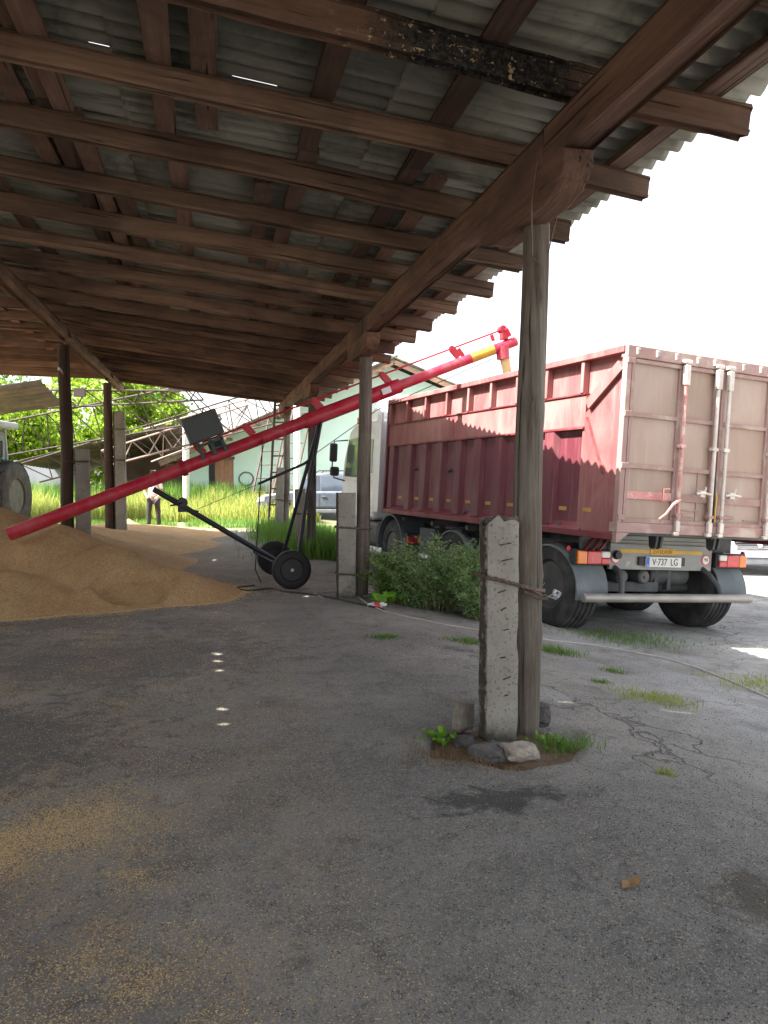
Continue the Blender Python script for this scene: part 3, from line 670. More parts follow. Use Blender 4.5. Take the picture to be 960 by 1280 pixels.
MT['brownsand'] = surf('brown_husk_dust', (.22, .13, .08), (.28, .18, .11), 20, .95, rnd=0, bump=.8)
mb = MB(); prof = [(.001, .30)]; N = 22; vv = [(0, 0, .34)]; ff = []
for k in range(1, 7):
    for j in range(N):
        a = 2*math.pi*j/N; r = .72*k/6*(1+.15*nz((math.cos(a), math.sin(a), 3))); vv.append((r*math.cos(a)*1.2, r*math.sin(a), .34*(1-k/6)**1.2-.02+.03*nz((r*5, a*2, 1))))
for j in range(N): ff.append((0, 1+j, 1+(j+1) % N))
for k in range(5):
    for j in range(N): ff.append((1+k*N+j, 1+(k+1)*N+j, 1+(k+1)*N+(j+1) % N, 1+k*N+(j+1) % N))
mb.v = vv; mb.f = ff; hp = mb.build('husk_heap', 'brownsand', None, smooth=True); hp.location = (-6.85, 20.6, 0); tag(hp, 'small brown mound of husks at the feet of the standing man', 'heap')

# loose kernels on the floor near the camera
def kernels(name, n, fn, mat, size, label, seed):
    rg = np.random.default_rng(seed); P = fn(rg, n); n = len(P)
    z = np.array([G(v, u) for v, u in P], dtype=np.float32)
    base = np.array([(1, 0, 0), (0, .5, 0), (-1, 0, 0), (0, -.5, 0), (0, 0, .42), (0, 0, -.42)], dtype=np.float32)
    fc = np.array([(0, 1, 4), (1, 2, 4), (2, 3, 4), (3, 0, 4), (1, 0, 5), (2, 1, 5), (3, 2, 5), (0, 3, 5)])
    a = rg.random(n)*6.283; s = size*(.7+.6*rg.random(n)); ca, sa = np.cos(a)*s, np.sin(a)*s
    V = np.empty((n, 6, 3), dtype=np.float32)
    V[:, :, 0] = base[None, :, 0]*ca[:, None]-base[None, :, 1]*sa[:, None]+P[:, :1]
    V[:, :, 1] = base[None, :, 0]*sa[:, None]+base[None, :, 1]*ca[:, None]+P[:, 1:]
    V[:, :, 2] = base[None, :, 2]*s[:, None]+z[:, None]+s[:, None]*.25
    F = fc[None]+np.arange(n)[:, None, None]*6
    o = raw(name, V.reshape(-1, 3), F.reshape(-1, 3), mat); o.rotation_euler = (0, 0, TH); o['kind'] = 'stuff'; return tag(o, label, 'grain' if mat == 'kernel' else 'grit')
def spill(rg, n):
    out = []
    while len(out) < n:
        u = 1.2+(rg.random()**1.5)*6.5; v = -1.9+rg.random()*3.8
        m = nz((v*1.6+11, u*1.6, 0))*1.0+.5*nz((v*5, u*5, 3)); left = 1/(1+math.exp((v+.15)*4))
        band = math.exp(-((u-3.45)/.28)**2)*(1/(1+math.exp((v+.45)*9)))
        band2 = math.exp(-(((v+.28)+(u-2.4)*.25)/.22)**2)*(1 if u < 3.0 else 0)
        p = .006+.16*left*max(0, m+.1)+.95*band*max(0, .7+m*1.3)+.60*band2*max(0, .6+m*1.3)+.02*(1 if v < .6 else 0)
        if rg.random() < p: out.append((v, u))
    return np.array(out, dtype=np.float32)
kernels('spilled_grain', 85000, spill, 'kernel', .0037, 'scattered wheat kernels spilled over the asphalt at lower left', 3)
kernels('asphalt_grit', 34000, lambda rg, n: np.stack([-1.8+rg.random(n)*6, 1.1+(rg.random(n)**1.6)*6], 1).astype(np.float32), 'dstone', .0040, 'fine grey grit lying loose on the worn asphalt', 5)
kernels('strewn_grain', 16000, foot, 'kernel', .0065, 'loose kernels strewn along the ragged foot of the grain heap', 4)
MT['grit2'] = surf('pale_grit', (.50, .47, .42), (.40, .37, .33), 9, .95, rnd=0)
kernels('pale_grit', 22000, lambda rg, n: np.stack([-1.8+rg.random(n)*6, 1.1+(rg.random(n)**1.6)*6], 1).astype(np.float32), 'grit2', .0032, 'pale dust and crumbs scattered over the asphalt', 8)

# ------------------------------------------------------------------ wheels
def wheel_at(parent, name, x, y, z, r, w, face, tyre='rubber', rim='rim', rr=.56, n=40, lug=10, dual=False):
    """tyre axis along local x; face = -1 or +1 is the outer side"""
    e = bpy.data.objects.new(name, None) ; link(e, parent); e.location = (x, y, z); e.empty_display_size = .1
    m = Matrix.Diagonal((face, 1, 1, 1)); h = w/2; q = r*rr
    pr = [(q, -h*.80), (q*1.06, -h*.95), (r*.82, -h*1.0), (r*.94, -h*.93), (r*.985, -h*.80)]
    for k in range(5):
        a = -h*.72+k*h*.36; pr += [(r, a-h*.12), (r, a+h*.12), (r*.978, a+h*.14), (r*.978, a+h*.22)]
    pr += [(r*.985, h*.80), (r*.94, h*.93), (r*.82, h*1.0), (q*1.06, h*.95), (q, h*.80)]
    t = MB().lathe(pr, n, m, closed=True).build('tyre', tyre, e, smooth=True)
    rp = [(q*1.0, h*.82), (q*.96, h*.86), (q*.90, h*.70), (q*.86, h*.25), (q*.55, h*.18), (q*.50, h*.38), (q*.30, h*.42), (q*.28, h*.75), (.001, h*.78)]
    rb_ = MB().lathe(rp, n, m)
    for k in range(lug):
        a = 2*math.pi*k/lug; c = m @ Vector((h*.42, q*.42*math.cos(a), q*.42*math.sin(a))); rb_.tube([c, c+Vector((face*.025*r/.5, 0, 0))], .018*r/.5, 6)
    rb_.lathe([(q, -h*.8), (q*.9, -h*.3), (q*.9, h*.3)], n, m); rb_.build('rim', rim, e, smooth=True)
    return e

# ------------------------------------------------------------------ grain auger
AA = R(16.6)
au = thing('grain_auger', 'long red grain auger on two small black wheels, rising from the heap to the trailer', 'auger', (-1.44, 10.84, 0), (0, 0, AA))
A0, A1 = Vector((-3.52, 0, .74)), Vector((3.60, 0, 3.545)); AD = (A1-A0).normalized(); AN = Vector((-AD.z, 0, AD.x))
def ap(t, off=0, y=0): return A0+AD*((t+3.52)/AD.x)+AN*off+Vector((0, y, 0))
# hollow lower end
mb = MB(); mx = A0.copy()
mm = Matrix.Translation(A0) @ AD.to_track_quat('X', 'Z').to_matrix().to_4x4()
L1 = (ap(1.75)-A0).length
mb.lathe([(.084, 0), (.087, .01), (.087, 2.1), (.087, L1), (.08, L1), (.077, 0)], 28, mm, closed=True); mb.build('auger_tube', 'red', au, smooth=True)
mb = MB(); mb.lathe([(.088, 2.30), (.112, 2.30), (.112, 2.325), (.098, 2.33), (.098, 2.345), (.112, 2.35), (.112, 2.375), (.088, 2.375)], 28, mm, closed=True); mb.build('tube_clamp', 'reddark', au, smooth=True)
for t in (2.33, 2.36):
    bo = MB(); pc = ap(-3.52)+AD*t
    for k in range(8):
        a = 2*math.pi*k/8; c = pc+(AN*math.cos(a)+Vector((0, 1, 0))*math.sin(a))*.104; bo.tube([c-AD*.03, c+AD*.03], .008, 6)
    if t < 2.35: bo.build('flange_bolt', 'rim', au)
m2 = Matrix.Translation(ap(.35)) @ AD.to_track_quat('X', 'Z').to_matrix().to_4x4(); LS = (ap(1.72)-ap(.35)).length
MB().lathe([(.106, 0), (.106, LS), (.10, LS+.03), (.10, -.03)], 28, m2, closed=True).build('outer_sleeve', 'red', au, smooth=True)
m3 = Matrix.Translation(ap(1.7)) @ AD.to_track_quat('X', 'Z').to_matrix().to_4x4(); L3 = (A1-ap(1.7)).length
MB().lathe([(.02, -.05), (.074, -.05), (.074, L3), (.02, L3)], 26, m3).build('upper_tube', 'red', au, smooth=True)
m4 = Matrix.Translation(ap(2.86)) @ AD.to_track_quat('X', 'Z').to_matrix().to_4x4()
MB().lathe([(.0765, 0), (.0765, .40), (.07, .40), (.07, 0)], 26, m4, closed=True).build('yellow_band', 'yellow', au, smooth=True)
MB().tube([ap(3.38), ap(3.40)+Vector((0, 0, -.20))], .10, 16).build('spout_collar', 'red', au, .0, True)
MB().tube([ap(3.42)+Vector((0, 0, -.19)), ap(3.44)+Vector((.03, 0, -.42)), ap(3.44)+Vector((.06, 0, -.62))], [.075, .065, .06], 12).build('spout_sock', surf('dusty_sock', (.62, .40, .16), (.7, .5, .25), 9, .9, rnd=0), au, smooth=True)
# chain box and wheels at the top
tb = MB(); tb.tube([ap(3.52, .10, -.05), ap(3.50, .23, -.05)], .035, 8).tube([ap(3.28, .22, 0), ap(3.28, .12, 0)], .03, 8); tb.cbox(ap(3.46, .15, 0), (.10, .12, .14)); tb.build('drive_head', 'reddark', au, .01, False)
MB().tube([ap(3.46, .24, -.06), ap(3.46, .24, .06)], .055, 14).build('pulley', 'reddark', au, smooth=True)
for t in (-1.03, -.36, .61, 1.62, 2.70):
    c = MB(); c.bar(ap(t, .08), ap(t-.06, .235), .05, .10); c.tube([ap(t-.06, .24, -.03), ap(t-.06, .24, .03)], .04, 10)
    if t > 2: c.bar(ap(t+.07, .07), ap(t+.03, .2), .03, .06)
    c.build('rod_bracket', 'reddark', au, .006)
MB().tube([ap(-1.0, .235), ap(.5, .235), ap(3.48, .235)], .013, 8).build('drive_rod', 'reddark', au, smooth=True)
MB().cbox((0, 0, 0), (.14, .012, .09), Matrix.Translation(ap(1.5, .0, -.135)) @ Matrix.Rotation(-math.atan2(AD.z, AD.x), 4, 'Y')).build('white_label', 'plate', au)
# motor with cover
q = Matrix.Translation(ap(-.93, .41)) @ Matrix.Rotation(-math.atan2(AD.z, AD.x)-.0, 4, 'Y')
MB().box((-.24, -.20, -.16), (.24, .06, .19), q).build('motor_cover', 'cover', au, .02)
bk = MB()
for x in (-.15, .02, .17): bk.box((x-.022, -.14, -.40), (x+.022, -.08, -.14), q)
bk.box((-.17, -.14, -.24), (.2, -.09, -.20), q); bk.box((-.02, -.14, -.33), (.2, -.09, -.30), q); bk.build('motor_bracket', 'green_steel', au, .005)
MB().tube([q @ Vector((-.02, 0, -.27)), q @ Vector((.17, 0, -.27))], .055, 14).build('electric_motor', 'cover', au, smooth=True)
# undercarriage
for s in (-1, 1):
    w_ = wheel_at(au, 'wheel', 0, s*.76, .255, .255, .13, 1, 'blackrubber', 'darkrim', .58, 36, 5); w_.rotation_euler = (0, 0, R(90)*s)
    hb = MB()
    for k in range(5): a = 2*math.pi*k/5; hb.tube([(.030, .045*math.cos(a), .045*math.sin(a)), (.040, .045*math.cos(a), .045*math.sin(a))], .009, 6)
    hb.tube([(.03, 0, 0), (.075, 0, 0)], .022, 12).build('hub_nut', 'foil', w_)
MB().tube([(0, -.72, .255), (0, .72, .255)], .028, 12).build('axle', 'darksteel', au, smooth=True)
for s in (-1, 1): MB().tube([(.10, s*.62, .27), (.30, s*.30, 1.2), ap(.52, -.09, s*.05)], .027, 10).build('lift_leg', 'darksteel', au, smooth=True)
MB().tube([ap(-1.78, -.12), (-.05, 0, .27)], .037, 12).build('support_arm', 'darksteel', au, smooth=True)
MB().tube([(.02, -.70, .30), (-.12, -.4, .29), (-.4, 0, .43)], .02, 8).tube([(.02, .70, .30), (-.12, .4, .29), (-.4, 0, .43)], .02, 8).build('arm_brace', 'darksteel', au, smooth=True)
MB().tube([(-.34, -.1, 1.38), (.30, -.1, 1.66), (.42, 0, 1.73)], .02, 10).build('cross_bar', 'darksteel', au, smooth=True)
MB().tube([(-.34, -.1, 1.38), (-1.2, 0, 1.02), ap(-1.7, -.15)], .004, 5).tube([(.4, 0, 1.75), (1.4, 0, 2.45), ap(3.2, -.12)], .006, 5).build('winch_rope', 'cable', au, smooth=True)
wi = MB(); wi.tube([(-1.36, -.05, 1.13), (-1.36, .07, 1.13)], .07, 14).tube([(-1.36, -.05, 1.13), (-1.46, -.07, 1.10), (-1.52, -.07, 1.09)], .014, 6).cbox((-1.36, 0, 1.06), (.12, .06, .12)); wi.cbox((-1.22, 0, 1.01), (.16, .04, .02)); wi.build('hand_winch', 'darksteel', au, .004)
MB().tube([ap(-.28, .0, -.1), (-.30, -.12, 1.6), (-.36, -.15, .8), (-.40, -.15, .2), (-.33, -.2, .02)], .009, 6).build('hanging_cable', 'cable', au, smooth=True)

# cables and hose on the ground
def ground_line(name, pts, r, mat, label, cat):
    P = []
    for i in range(len(pts)-1):
        p0, p1, p2, p3 = (Vector(pts[max(i-1, 0)]), Vector(pts[i]), Vector(pts[i+1]), Vector(pts[min(i+2, len(pts)-1)]))
        for k in range(12):
            t = k/12; c = .5*((2*p1)+(p2-p0)*t+(2*p0-5*p1+4*p2-p3)*t*t+(3*p1-p0-3*p2+p3)*t**3); P.append((c.x, c.y, gx(c.x, c.y)+r*.8))
    P.append((pts[-1][0], pts[-1][1], gx(*pts[-1])+r*.8)); o = MB().tube(P, r, 7).build(name, mat, None, smooth=True); return tag(o, label, cat)
ground_line('power_cable', [(-1.75, 10.35), (-1.95, 10.15), (-1.75, 9.9), (-1.5, 10.1), (-1.3, 9.85), (-.8, 9.5), (-.35, 8.95), (0, 8.5)], .011, 'cable', 'black power cable lying on the floor from auger wheels towards the weeds', 'cable')
ground_line('water_hose', [(-.35, 9.5), (0, 8.4), (.45, 8.05), (1.0, 7.9), (1.6, 7.9), (2.19, 7.95), (2.7, 7.75), (2.99, 7.35), (3.15, 6.6), (3.2, 6.1), (3.3, 5.2), (3.6, 4.2)], .009, 'hose', 'pale thin hose curving over the asphalt in front of the trailer', 'hose')
ground_line('power_cable', [(-.75, 9.35), (-.85, 9.75), (-.35, 9.85), (-.1, 9.6), (-.25, 9.45)], .009, 'hose', 'pale loop of cable beside the second concrete post', 'cable')

# ------------------------------------------------------------------ semi trailer
TA = R(22); ta, tb_ = math.cos(TA), math.sin(TA)
def tr(l, f, z=0): return Vector((ta*l-tb_*f, tb_*l+ta*f, z))
ROLL = R(3.6)
T = thing('grain_trailer', 'dusty maroon high sided tipper trailer with closed rear doors, parked beside the shed', 'trailer', (0, 0, 0))
T.matrix_world = Matrix.Translation(tr(5.21, 6.61, -.335)) @ Matrix.Rotation(TA, 4, 'Z') @ Matrix.Rotation(ROLL, 4, 'Y')
W, TL, Z0, Z1 = 2.60, 6.52, 1.15, 3.21
def tbox(name, mat, a, b, bevel=.006): return box(name, mat, a, b, T, bevel)
for side in (0, 1):
    def X(d): return d if side == 0 else W-d
    def sbox(name, mat, d0, y0, z0, d1, y1, z1, bevel=.008):
        a, b = sorted((X(d0), X(d1))); return tbox(name, mat, (a, y0, z0), (b, y1, z1), bevel)
    sbox('side_sheet', 'maroon', .085, .02, Z0+.05, .11, TL, 2.60, 0); sbox('side_sheet', 'sunlit_maroon', .0855, .02, 2.60, .11, TL, Z1-.02, 0)
    sbox('top_rail', 'sunlit_maroon', -.02, 0, Z1-.075, .10, TL+.02, Z1)
    sbox('bottom_rail', 'maroonrail', -.005, .0, Z0, .10, TL+.02, Z0+.07)
    MB().prism([(X(.005), Z0+.07), (X(.085), Z0+.16), (X(.085), Z0+.07)], .62, TL, 'y').build('sill_flare', 'maroonrail', T, .003)
    sbox('side_band', 'sunlit_maroon', .03, .66, 2.39, .086, TL, 2.755)
    sbox('band_lip', 'maroonrail', .012, .66, 2.365, .086, TL, 2.39, .004)
    sbox('band_lip', 'maroonrail', .012, .66, 2.755, .086, TL, 2.775, .004)
    fu = [6.46, 5.70, 4.94, 4.17, 3.46, 2.80, 2.12, 1.44, .72]
    for f in fu: sbox('side_rib', 'sunlit_maroon', .0, f-.025, 2.775, .086, f+.03, Z1-.075)
    fl = [6.33, 5.55, 4.95, 4.36, 3.72, 3.12, 2.54, 1.94, 1.34]
    for f in fl:
        MB().prism([(X(.086), f-.16), (X(.02), f-.105), (X(.02), f+.085), (X(.086), f+.14)], Z0+.10, 2.365, 'z').build('side_rib', 'maroon', T, .006)
    # rear corner plate, triangular recess and brace
    MB().prism([(y, z) for y, z in [(0, Z0+.07), (.70, Z0+.07), (.70, 2.52), (0.0, 3.02)]], *sorted((X(.035), X(.086))), 'x').build('corner_plate', 'sunlit_maroon', T, .004)
    sbox('corner_plate', 'sunlit_maroon', .035, 0, 3.02, .086, .08, Z1-.075, .002)
    MB().prism([(.02, 2.96), (.10, 3.06), (.62, 2.68), (.56, 2.58)], *sorted((X(-.01), X(.086))), 'x').build('diagonal_brace', 'sunlit_maroon', T, .004)
    MB().prism([(.60, 2.50), (.64, 2.50), (.30, 1.86), (.26, 1.86)], *sorted((X(.022), X(.04))), 'x').build('weld_seam', 'maroonrail', T, .003)
    if side == 0:
        for y in (.52, 1.05, 1.64, 2.24, 2.83, 3.42, 4.04, 4.66, 5.25, 5.95): sbox('reflector', 'dullyellow', .078 if y > .6 else .028, y-.075, 1.43, .092, y+.075, 1.475, .002)
        for y, z in ((1.62, 1.95), (4.04, 1.92), (1.05, 1.27), (3.45, 1.30), (5.3, 1.95)): MB().tube([(.09, y, z), (.03, y, z)], .028, 10).tube([(.04, y, z-.05), (.03, y, z+.03)], .012, 6).build('lashing_ring', 'chassis', T, smooth=True)
tbox('front_wall', 'maroon', (.0, TL, Z0), (W, TL+.06, Z1+.02)); tbox('floor', 'chassis', (.11, .02, Z0+.06), (W-.11, TL, Z0+.10))
# tailgate
hd = tbox('header', 'gateframe', (0, -.05, 3.085), (W, .06, Z1), .008)
tbox('sill', 'gateframe', (0, -.05, Z0+.09), (W, .08, Z0+.195))
for x0 in (0, W-.062): tbox('corner_post', 'gateframe', (x0, -.045, Z0+.195), (x0+.062, .03, 3.085))
MB().prism([(-.005, Z0+.088), (.17, Z0+.088), (.025, Z0-.02), (-.005, Z0-.02)], -.05, .02, 'y').build('corner_gusset', 'gateframe', T, .003)
MB().prism([(W+.005, Z0+.088), (W-.17, Z0+.088), (W-.025, Z0-.02), (W+.005, Z0-.02)], -.05, .02, 'y').build('corner_gusset', 'gateframe', T, .003)
for di, (dx0, dx1, rx) in enumerate(((.075, 1.285, .775), (1.335, 2.53, 2.085))):
    dr = bpy.data.objects.new('rear_door', None); link(dr, T); dr['label'] = ('left rear door with a long lever handle', 'right rear door')[di]
    zb, zt = Z0+.198, 3.08; r1, r2 = 1.945, 2.49; w = .045
    def B(name, mat, x0, z0, x1, z1, y0=-.035, y1=.02, bevel=.005): return box(name, mat, (x0, y0, z0), (x1, y1, z1), dr, bevel)
    B('door_frame', 'gateframe', dx0, zb, dx0+w, zt); B('door_frame', 'gateframe', dx1-w, zb, dx1, zt)
    B('door_frame', 'gateframe', dx0+w, zt-w, dx1-w, zt); B('door_frame', 'gateframe', dx0+w, zb, dx1-w, zb+w)
    xm0, xm1 = rx-.05, rx+.01
    B('door_mullion', 'gateframe', xm0, zb+w, xm1, zt-w, -.03)
    for (x0, x1) in ((dx0+w, xm0), (xm1, dx1-w)):
        for z in (r1, r2): B('door_rail', 'gateframe', x0, z-.02, x1, z+.025, -.028)
        for z0, z1 in ((zb+w, r1-.02), (r1+.025, r2-.02), (r2+.025, zt-w)): B('door_panel', 'gate', x0, z0, x1, z1, .0, .03, 0)
        B('door_band', 'pink' if (di == 0 and x0 < .5) else 'gateframe', x0, 1.60, x1, 1.685, -.018)
    # small hatch frame in the inner lower panel
    hx0, hx1 = (xm1, dx1-w-.10) if di == 0 else (dx0+w, xm0-.12)
    B('hatch_bar', 'gateframe', hx0+(.30 if di == 0 else .0), zb+w, hx0+(.335 if di == 0 else .03), 1.945, -.012) if di == 0 else None
    B('hatch_bar', 'gateframe', hx0, 1.50, hx1, 1.52, -.012) if di == 0 else B('hatch_bar', 'gateframe', hx1-.12, 1.42, hx1+.1, 1.44, -.012)
    B('hatch_latch', 'gateframe', hx0+.1, zb+.09, hx0+.26, zb+.12, -.03)
    for z in (1.40, 1.945, 2.49, 3.05):   # hinges on the outer edge
        B('hinge', 'gateframe', dx0-.075 if di == 0 else dx1-.02, z-.03, dx0+.02 if di == 0 else dx1+.07, z+.03, -.062, -.03)
    for ri, (lx, mt) in enumerate(((rx, 'pink' if di == 0 else 'zinc'), ((1.235 if di == 0 else 1.40), 'zinc'))):
        rd = MB(); rd.tube([(lx, -.075, Z0+.09), (lx+.002, -.075, 2.0), (lx+.0, -.075, 3.10)], .0215, 12); rdo = rd.build('locking_bar', mt, dr, smooth=True)
        sl_ = MB().box((lx-.035, -.105, 2.86), (lx+.035, -.045, 3.08)).box((lx-.055, -.10, 3.09), (lx+.055, -.04, 3.135)).build('bar_sleeve', 'zinc', dr, .012)
        cm = MB().box((lx-.03, -.10, Z0+.12), (lx+.03, -.05, Z0+.24)).box((lx-.055, -.105, Z0+.08), (lx+.02, -.055, Z0+.12)); cm.build('bar_cam', 'zinc', dr, .01)
        for z in (1.45, 2.2): MB().box((lx-.04, -.10, z-.02), (lx+.04, -.03, z+.02)).build('bar_guide', 'gateframe' if z < 2 else mt, dr, .008)
    # lever handles
if True:
    lv = MB(); lv.tube([(.775, -.10, 1.62), (.66, -.13, 1.57), (.56, -.14, 1.46), (.47, -.14, 1.40)], [.018, .014, .013, .010], 8); lv.build('lever_handle', 'pink', T, smooth=True)
    MB().tube([(.62, -.07, 1.60), (.56, -.08, 1.60), (.56, -.08, 1.72), (.64, -.08, 1.73)], .013, 8).build('handle_hook', 'pink', T, smooth=True)
    for x0, x1, z in ((1.0, 1.20, 1.70), (1.42, 1.64, 1.70), (2.12, 2.34, 1.62)):
        h = MB(); h.tube([(x0, -.10, z), ((x0+x1)/2, -.12, z+.01), (x1, -.10, z)], .014, 8); h.cbox(((x0+x1)/2-.02, -.09, z), (.07, .05, .07)); h.tube([((x0+x1)/2, -.1, z-.05), ((x0+x1)/2+.02, -.11, z+.08)], .012, 6); h.build('lock_handle', 'zinc', T, .004)
for k, x in enumerate((.10, .36, .62, .92, 1.16, 1.58, 1.84, 2.10, 2.36)):
    MB().box((x, -.075, 3.115), (x+.014, -.05, 3.185)).box((x+.014, -.075, 3.165), (x+.035, -.05, 3.185)).box((x+.014, -.075, 3.135), (x+.03, -.05, 3.147)).build('rope_cleat', 'zinc', T, .002)
ds = MB(); ds.tube([(1.31, -.04, 1.2), (1.312, -.05, 1.6), (1.30, -.045, 1.9)], .012, 6); ds.build('door_seal', 'black', T, smooth=True)
MB().tube([(1.325, -.06, 1.40), (1.318, -.065, 1.55), (1.33, -.06, 1.66), (1.315, -.06, 1.72)], .008, 5).build('yellow_cord', 'yellow', T, smooth=True)
# rear of the chassis
YC = .68
tbox('rear_panel', 'greypanel', (.52, YC, .775), (2.07, YC+.05, 1.125)); tbox('panel_step', 'greypanel', (.50, YC-.03, 1.05), (2.09, YC, 1.08), .004)
tbox('dark_rear_bar', 'chassis', (.16, .74, 1.00), (2.44, .80, Z0+.055)); tbox('upper_panel', 'greypanel', (.55, YC+.005, 1.128), (2.05, YC+.045, 1.175), .004)  # dark plate added behind the panels as shade in the gap under the sill
for x in (.86, .93, 1.72, 1.79): MB().prism([(.30, Z0+.06), (.44, Z0+.06), (.42, Z0-.08), (.37, Z0-.105), (.32, Z0-.08)], x-.012, x+.022, 'x').build('hinge_lug', 'chassis', T, .003)
tbox('yellow_strip', 'yellow', (.66, YC-.005, .975), (1.90, YC-.001, 1.015), 0); tbox('yellow_badge', 'yellow', (1.10, YC-.011, .958), (1.46, YC-.004, 1.035), 0)
RM = Matrix.Rotation(R(90), 4, 'X')
text('lettering', 'ZASŁAW', .072, 'brownink', T, Matrix.Translation((1.28, YC-.013, .995)) @ RM, sx=1.05)
tbox('plate_bracket', 'black', (.92, YC-.03, .83), (1.02, YC-.004, .93)); tbox('plate_bracket', 'black', (1.545, YC-.03, .83), (1.62, YC-.004, .93))
pt = tbox('licence_plate', 'plate', (1.01, YC-.045, .815), (1.55, YC-.031, .935), .003)
tbox('plate_band', 'blue', (1.015, YC-.049, .82), (1.06, YC-.0445, .93), 0); text('lettering', 'PL', .03, 'plate', T, Matrix.Translation((1.037, YC-.0505, .835)) @ RM)
text('lettering', 'V·737  LG', .115, 'ink', T, Matrix.Translation((1.30, YC-.047, .872)) @ RM, sx=.82)
for x, mn, mr_ in ((.60, 'plate', '80'), (1.97, 'plate', '90')):
    d = MB().tube([(x, YC-.001, .91), (x, YC-.006, .91)], .068, 24).build('speed_sticker', 'redink', T); d = MB().tube([(x, YC-.0065, .91), (x, YC-.009, .91)], .052, 24).build('sticker_face', mn, T)
    text('lettering', mr_, .06, 'ink', T, Matrix.Translation((x, YC-.0105, .912)) @ RM)
MB().tube([(.60, YC-.01, .945), (.60, YC-.06, .945)], [.055, .045], 16).build('work_lamp', 'black', T, smooth=True)
text('stencil', '||F', .06, 'plate', T, Matrix.Translation((.78, YC-.002, .845)) @ RM)
for s in (0, 1):
    x0 = .0 if s == 0 else 2.10
    hs = tbox('lamp_housing', 'black', (x0-.01, YC-.05, .82), (x0+.48, YC+.06, 1.0), .01)
    def lens(nm, mat, a, b, z0=.835, z1=.985): o = box(nm, mat, (x0+a, YC-.085, z0), (x0+b, YC-.045, z1), T, .012); return o
    if s == 0: lens('amber_lens', 'amber', .015, .14); lens('red_lens', 'redlens', .143, .34); lens('clear_lens', 'clearlens', .343, .46, .91); lens('red_lens', 'redlens', .343, .46, .835, .907)
    else: lens('clear_lens', 'clearlens', .02, .14, .91); lens('red_lens', 'redlens', .02, .14, .835, .907); lens('red_lens', 'redlens', .143, .34); lens('amber_lens', 'amber', .343, .46)
    xa, xb = (.05, .42) if s == 0 else (2.12, 2.50)
    MB().prism([(xa, .50), (xb, .48), (xb, .83), (xa, .83)], YC+.02, YC+.045, 'y').build('mud_flap', 'flap', T, .008)
    MB().tube([(-.02+(0 if s == 0 else W+.04), YC+.05, 1.0), (-.035+(0 if s == 0 else W+.07), YC+.05, 1.0)], .03, 12).build('side_marker', 'redlens', T, smooth=True)
    ax = .60 if s == 0 else 1.94; sg = -1 if s == 0 else 1
    MB().tube([(ax, YC+.02, .80), (ax+sg*-.0, YC-.10, .74), (ax+sg*.05, YC-.2, .62), (ax+sg*.08, YC-.24, .50)], .035, 8).build('bumper_arm', 'chassis', T, smooth=True)
MB().tube([(-.02, YC-.26, .475), (2.47, YC-.26, .475)], .051, 18).build('bumper_bar', 'bumper', T, .01, True)
for x in (.70, 1.02): 
    tk = MB().tube([(x, YC-.02, .69), (x, YC+.55, .69)], .085, 20).build('air_tank', 'chassis', T, .012, True); MB().tube([(x, YC-.035, .69), (x, YC-.0205, .69)], [.062, .078], 20).tube([(x, YC-.05, .69), (x, YC-.034, .69)], .02, 8).build('tank_cap', 'rim', T, smooth=True)
MB().tube([(1.25, YC+.25, .70), (1.85, YC+.25, .70)], .13, 20).build('air_spring', 'chassis', T, .02, True)
tbox('cross_member', 'chassis', (.4, YC+.1, .50), (1.35, YC+.2, .62)); tbox('cross_member', 'chassis', (1.3, YC+.12, .52), (1.36, YC+.2, .78)); tbox('cross_member', 'chassis', (1.5, YC+.12, .52), (1.56, YC+.2, .78))
for x in (.78, 1.74): tbox('chassis_rail', 'chassis', (x, YC+.06, .80), (x+.09, 6.4, 1.10))
for y in (2.3, 3.5, 4.7, 5.9): tbox('cross_member', 'chassis', (.15, y, 1.02), (W-.15, y+.08, 1.10))
for ai, y in enumerate((1.16, 2.42, 3.68)):
    wl = wheel_at(T, 'wheel', .20, y, .525, .525, .37, -1); wr = wheel_at(T, 'wheel', W-.34, y, .525, .525, .37, 1)
    MB().tube([(.3, y, .52), (W-.4, y, .52)], .07, 12).build('axle_beam', 'chassis', T, smooth=True)
    for x0, x1 in ((-.01, .42), (W-.50, W-.06)):
        vv = []; ff = []; NN = 16
        for k in range(NN+1):
            a = R(-8+k*(190/NN)) ; 
            for rr_, xx in ((.60, x0), (.60, x1), (.575, x1), (.575, x0)): vv.append((xx, y-rr_*math.cos(a)*1.02, .50+rr_*math.sin(a)*.86))
        for k in range(NN):
            for j in range(4): ff.append((k*4+j, k*4+(j+1) % 4, (k+1)*4+(j+1) % 4, (k+1)*4+j))
        MB().add(vv, ff).build('mudguard', 'flap', T, smooth=True)
for x in (.42, 1.95): MB().box((x, 5.0, .45), (x+.12, 5.14, 1.08)).box((x-.08, 4.95, .40), (x+.2, 5.19, .45)).build('landing_leg', 'chassis', T, .008)
tbox('side_box', 'chassis', (.02, 4.35, .55), (.45, 4.9, .98), .01)
MB().bar((.10, .60, 1.0), (.35, .75, 1.14), .03).bar((.20, .60, 1.0), (.45, .75, 1.14), .03).bar((.30, .60, 1.0), (.55, .75, 1.14), .03).build('red_stay', 'maroonrail', T, .004)

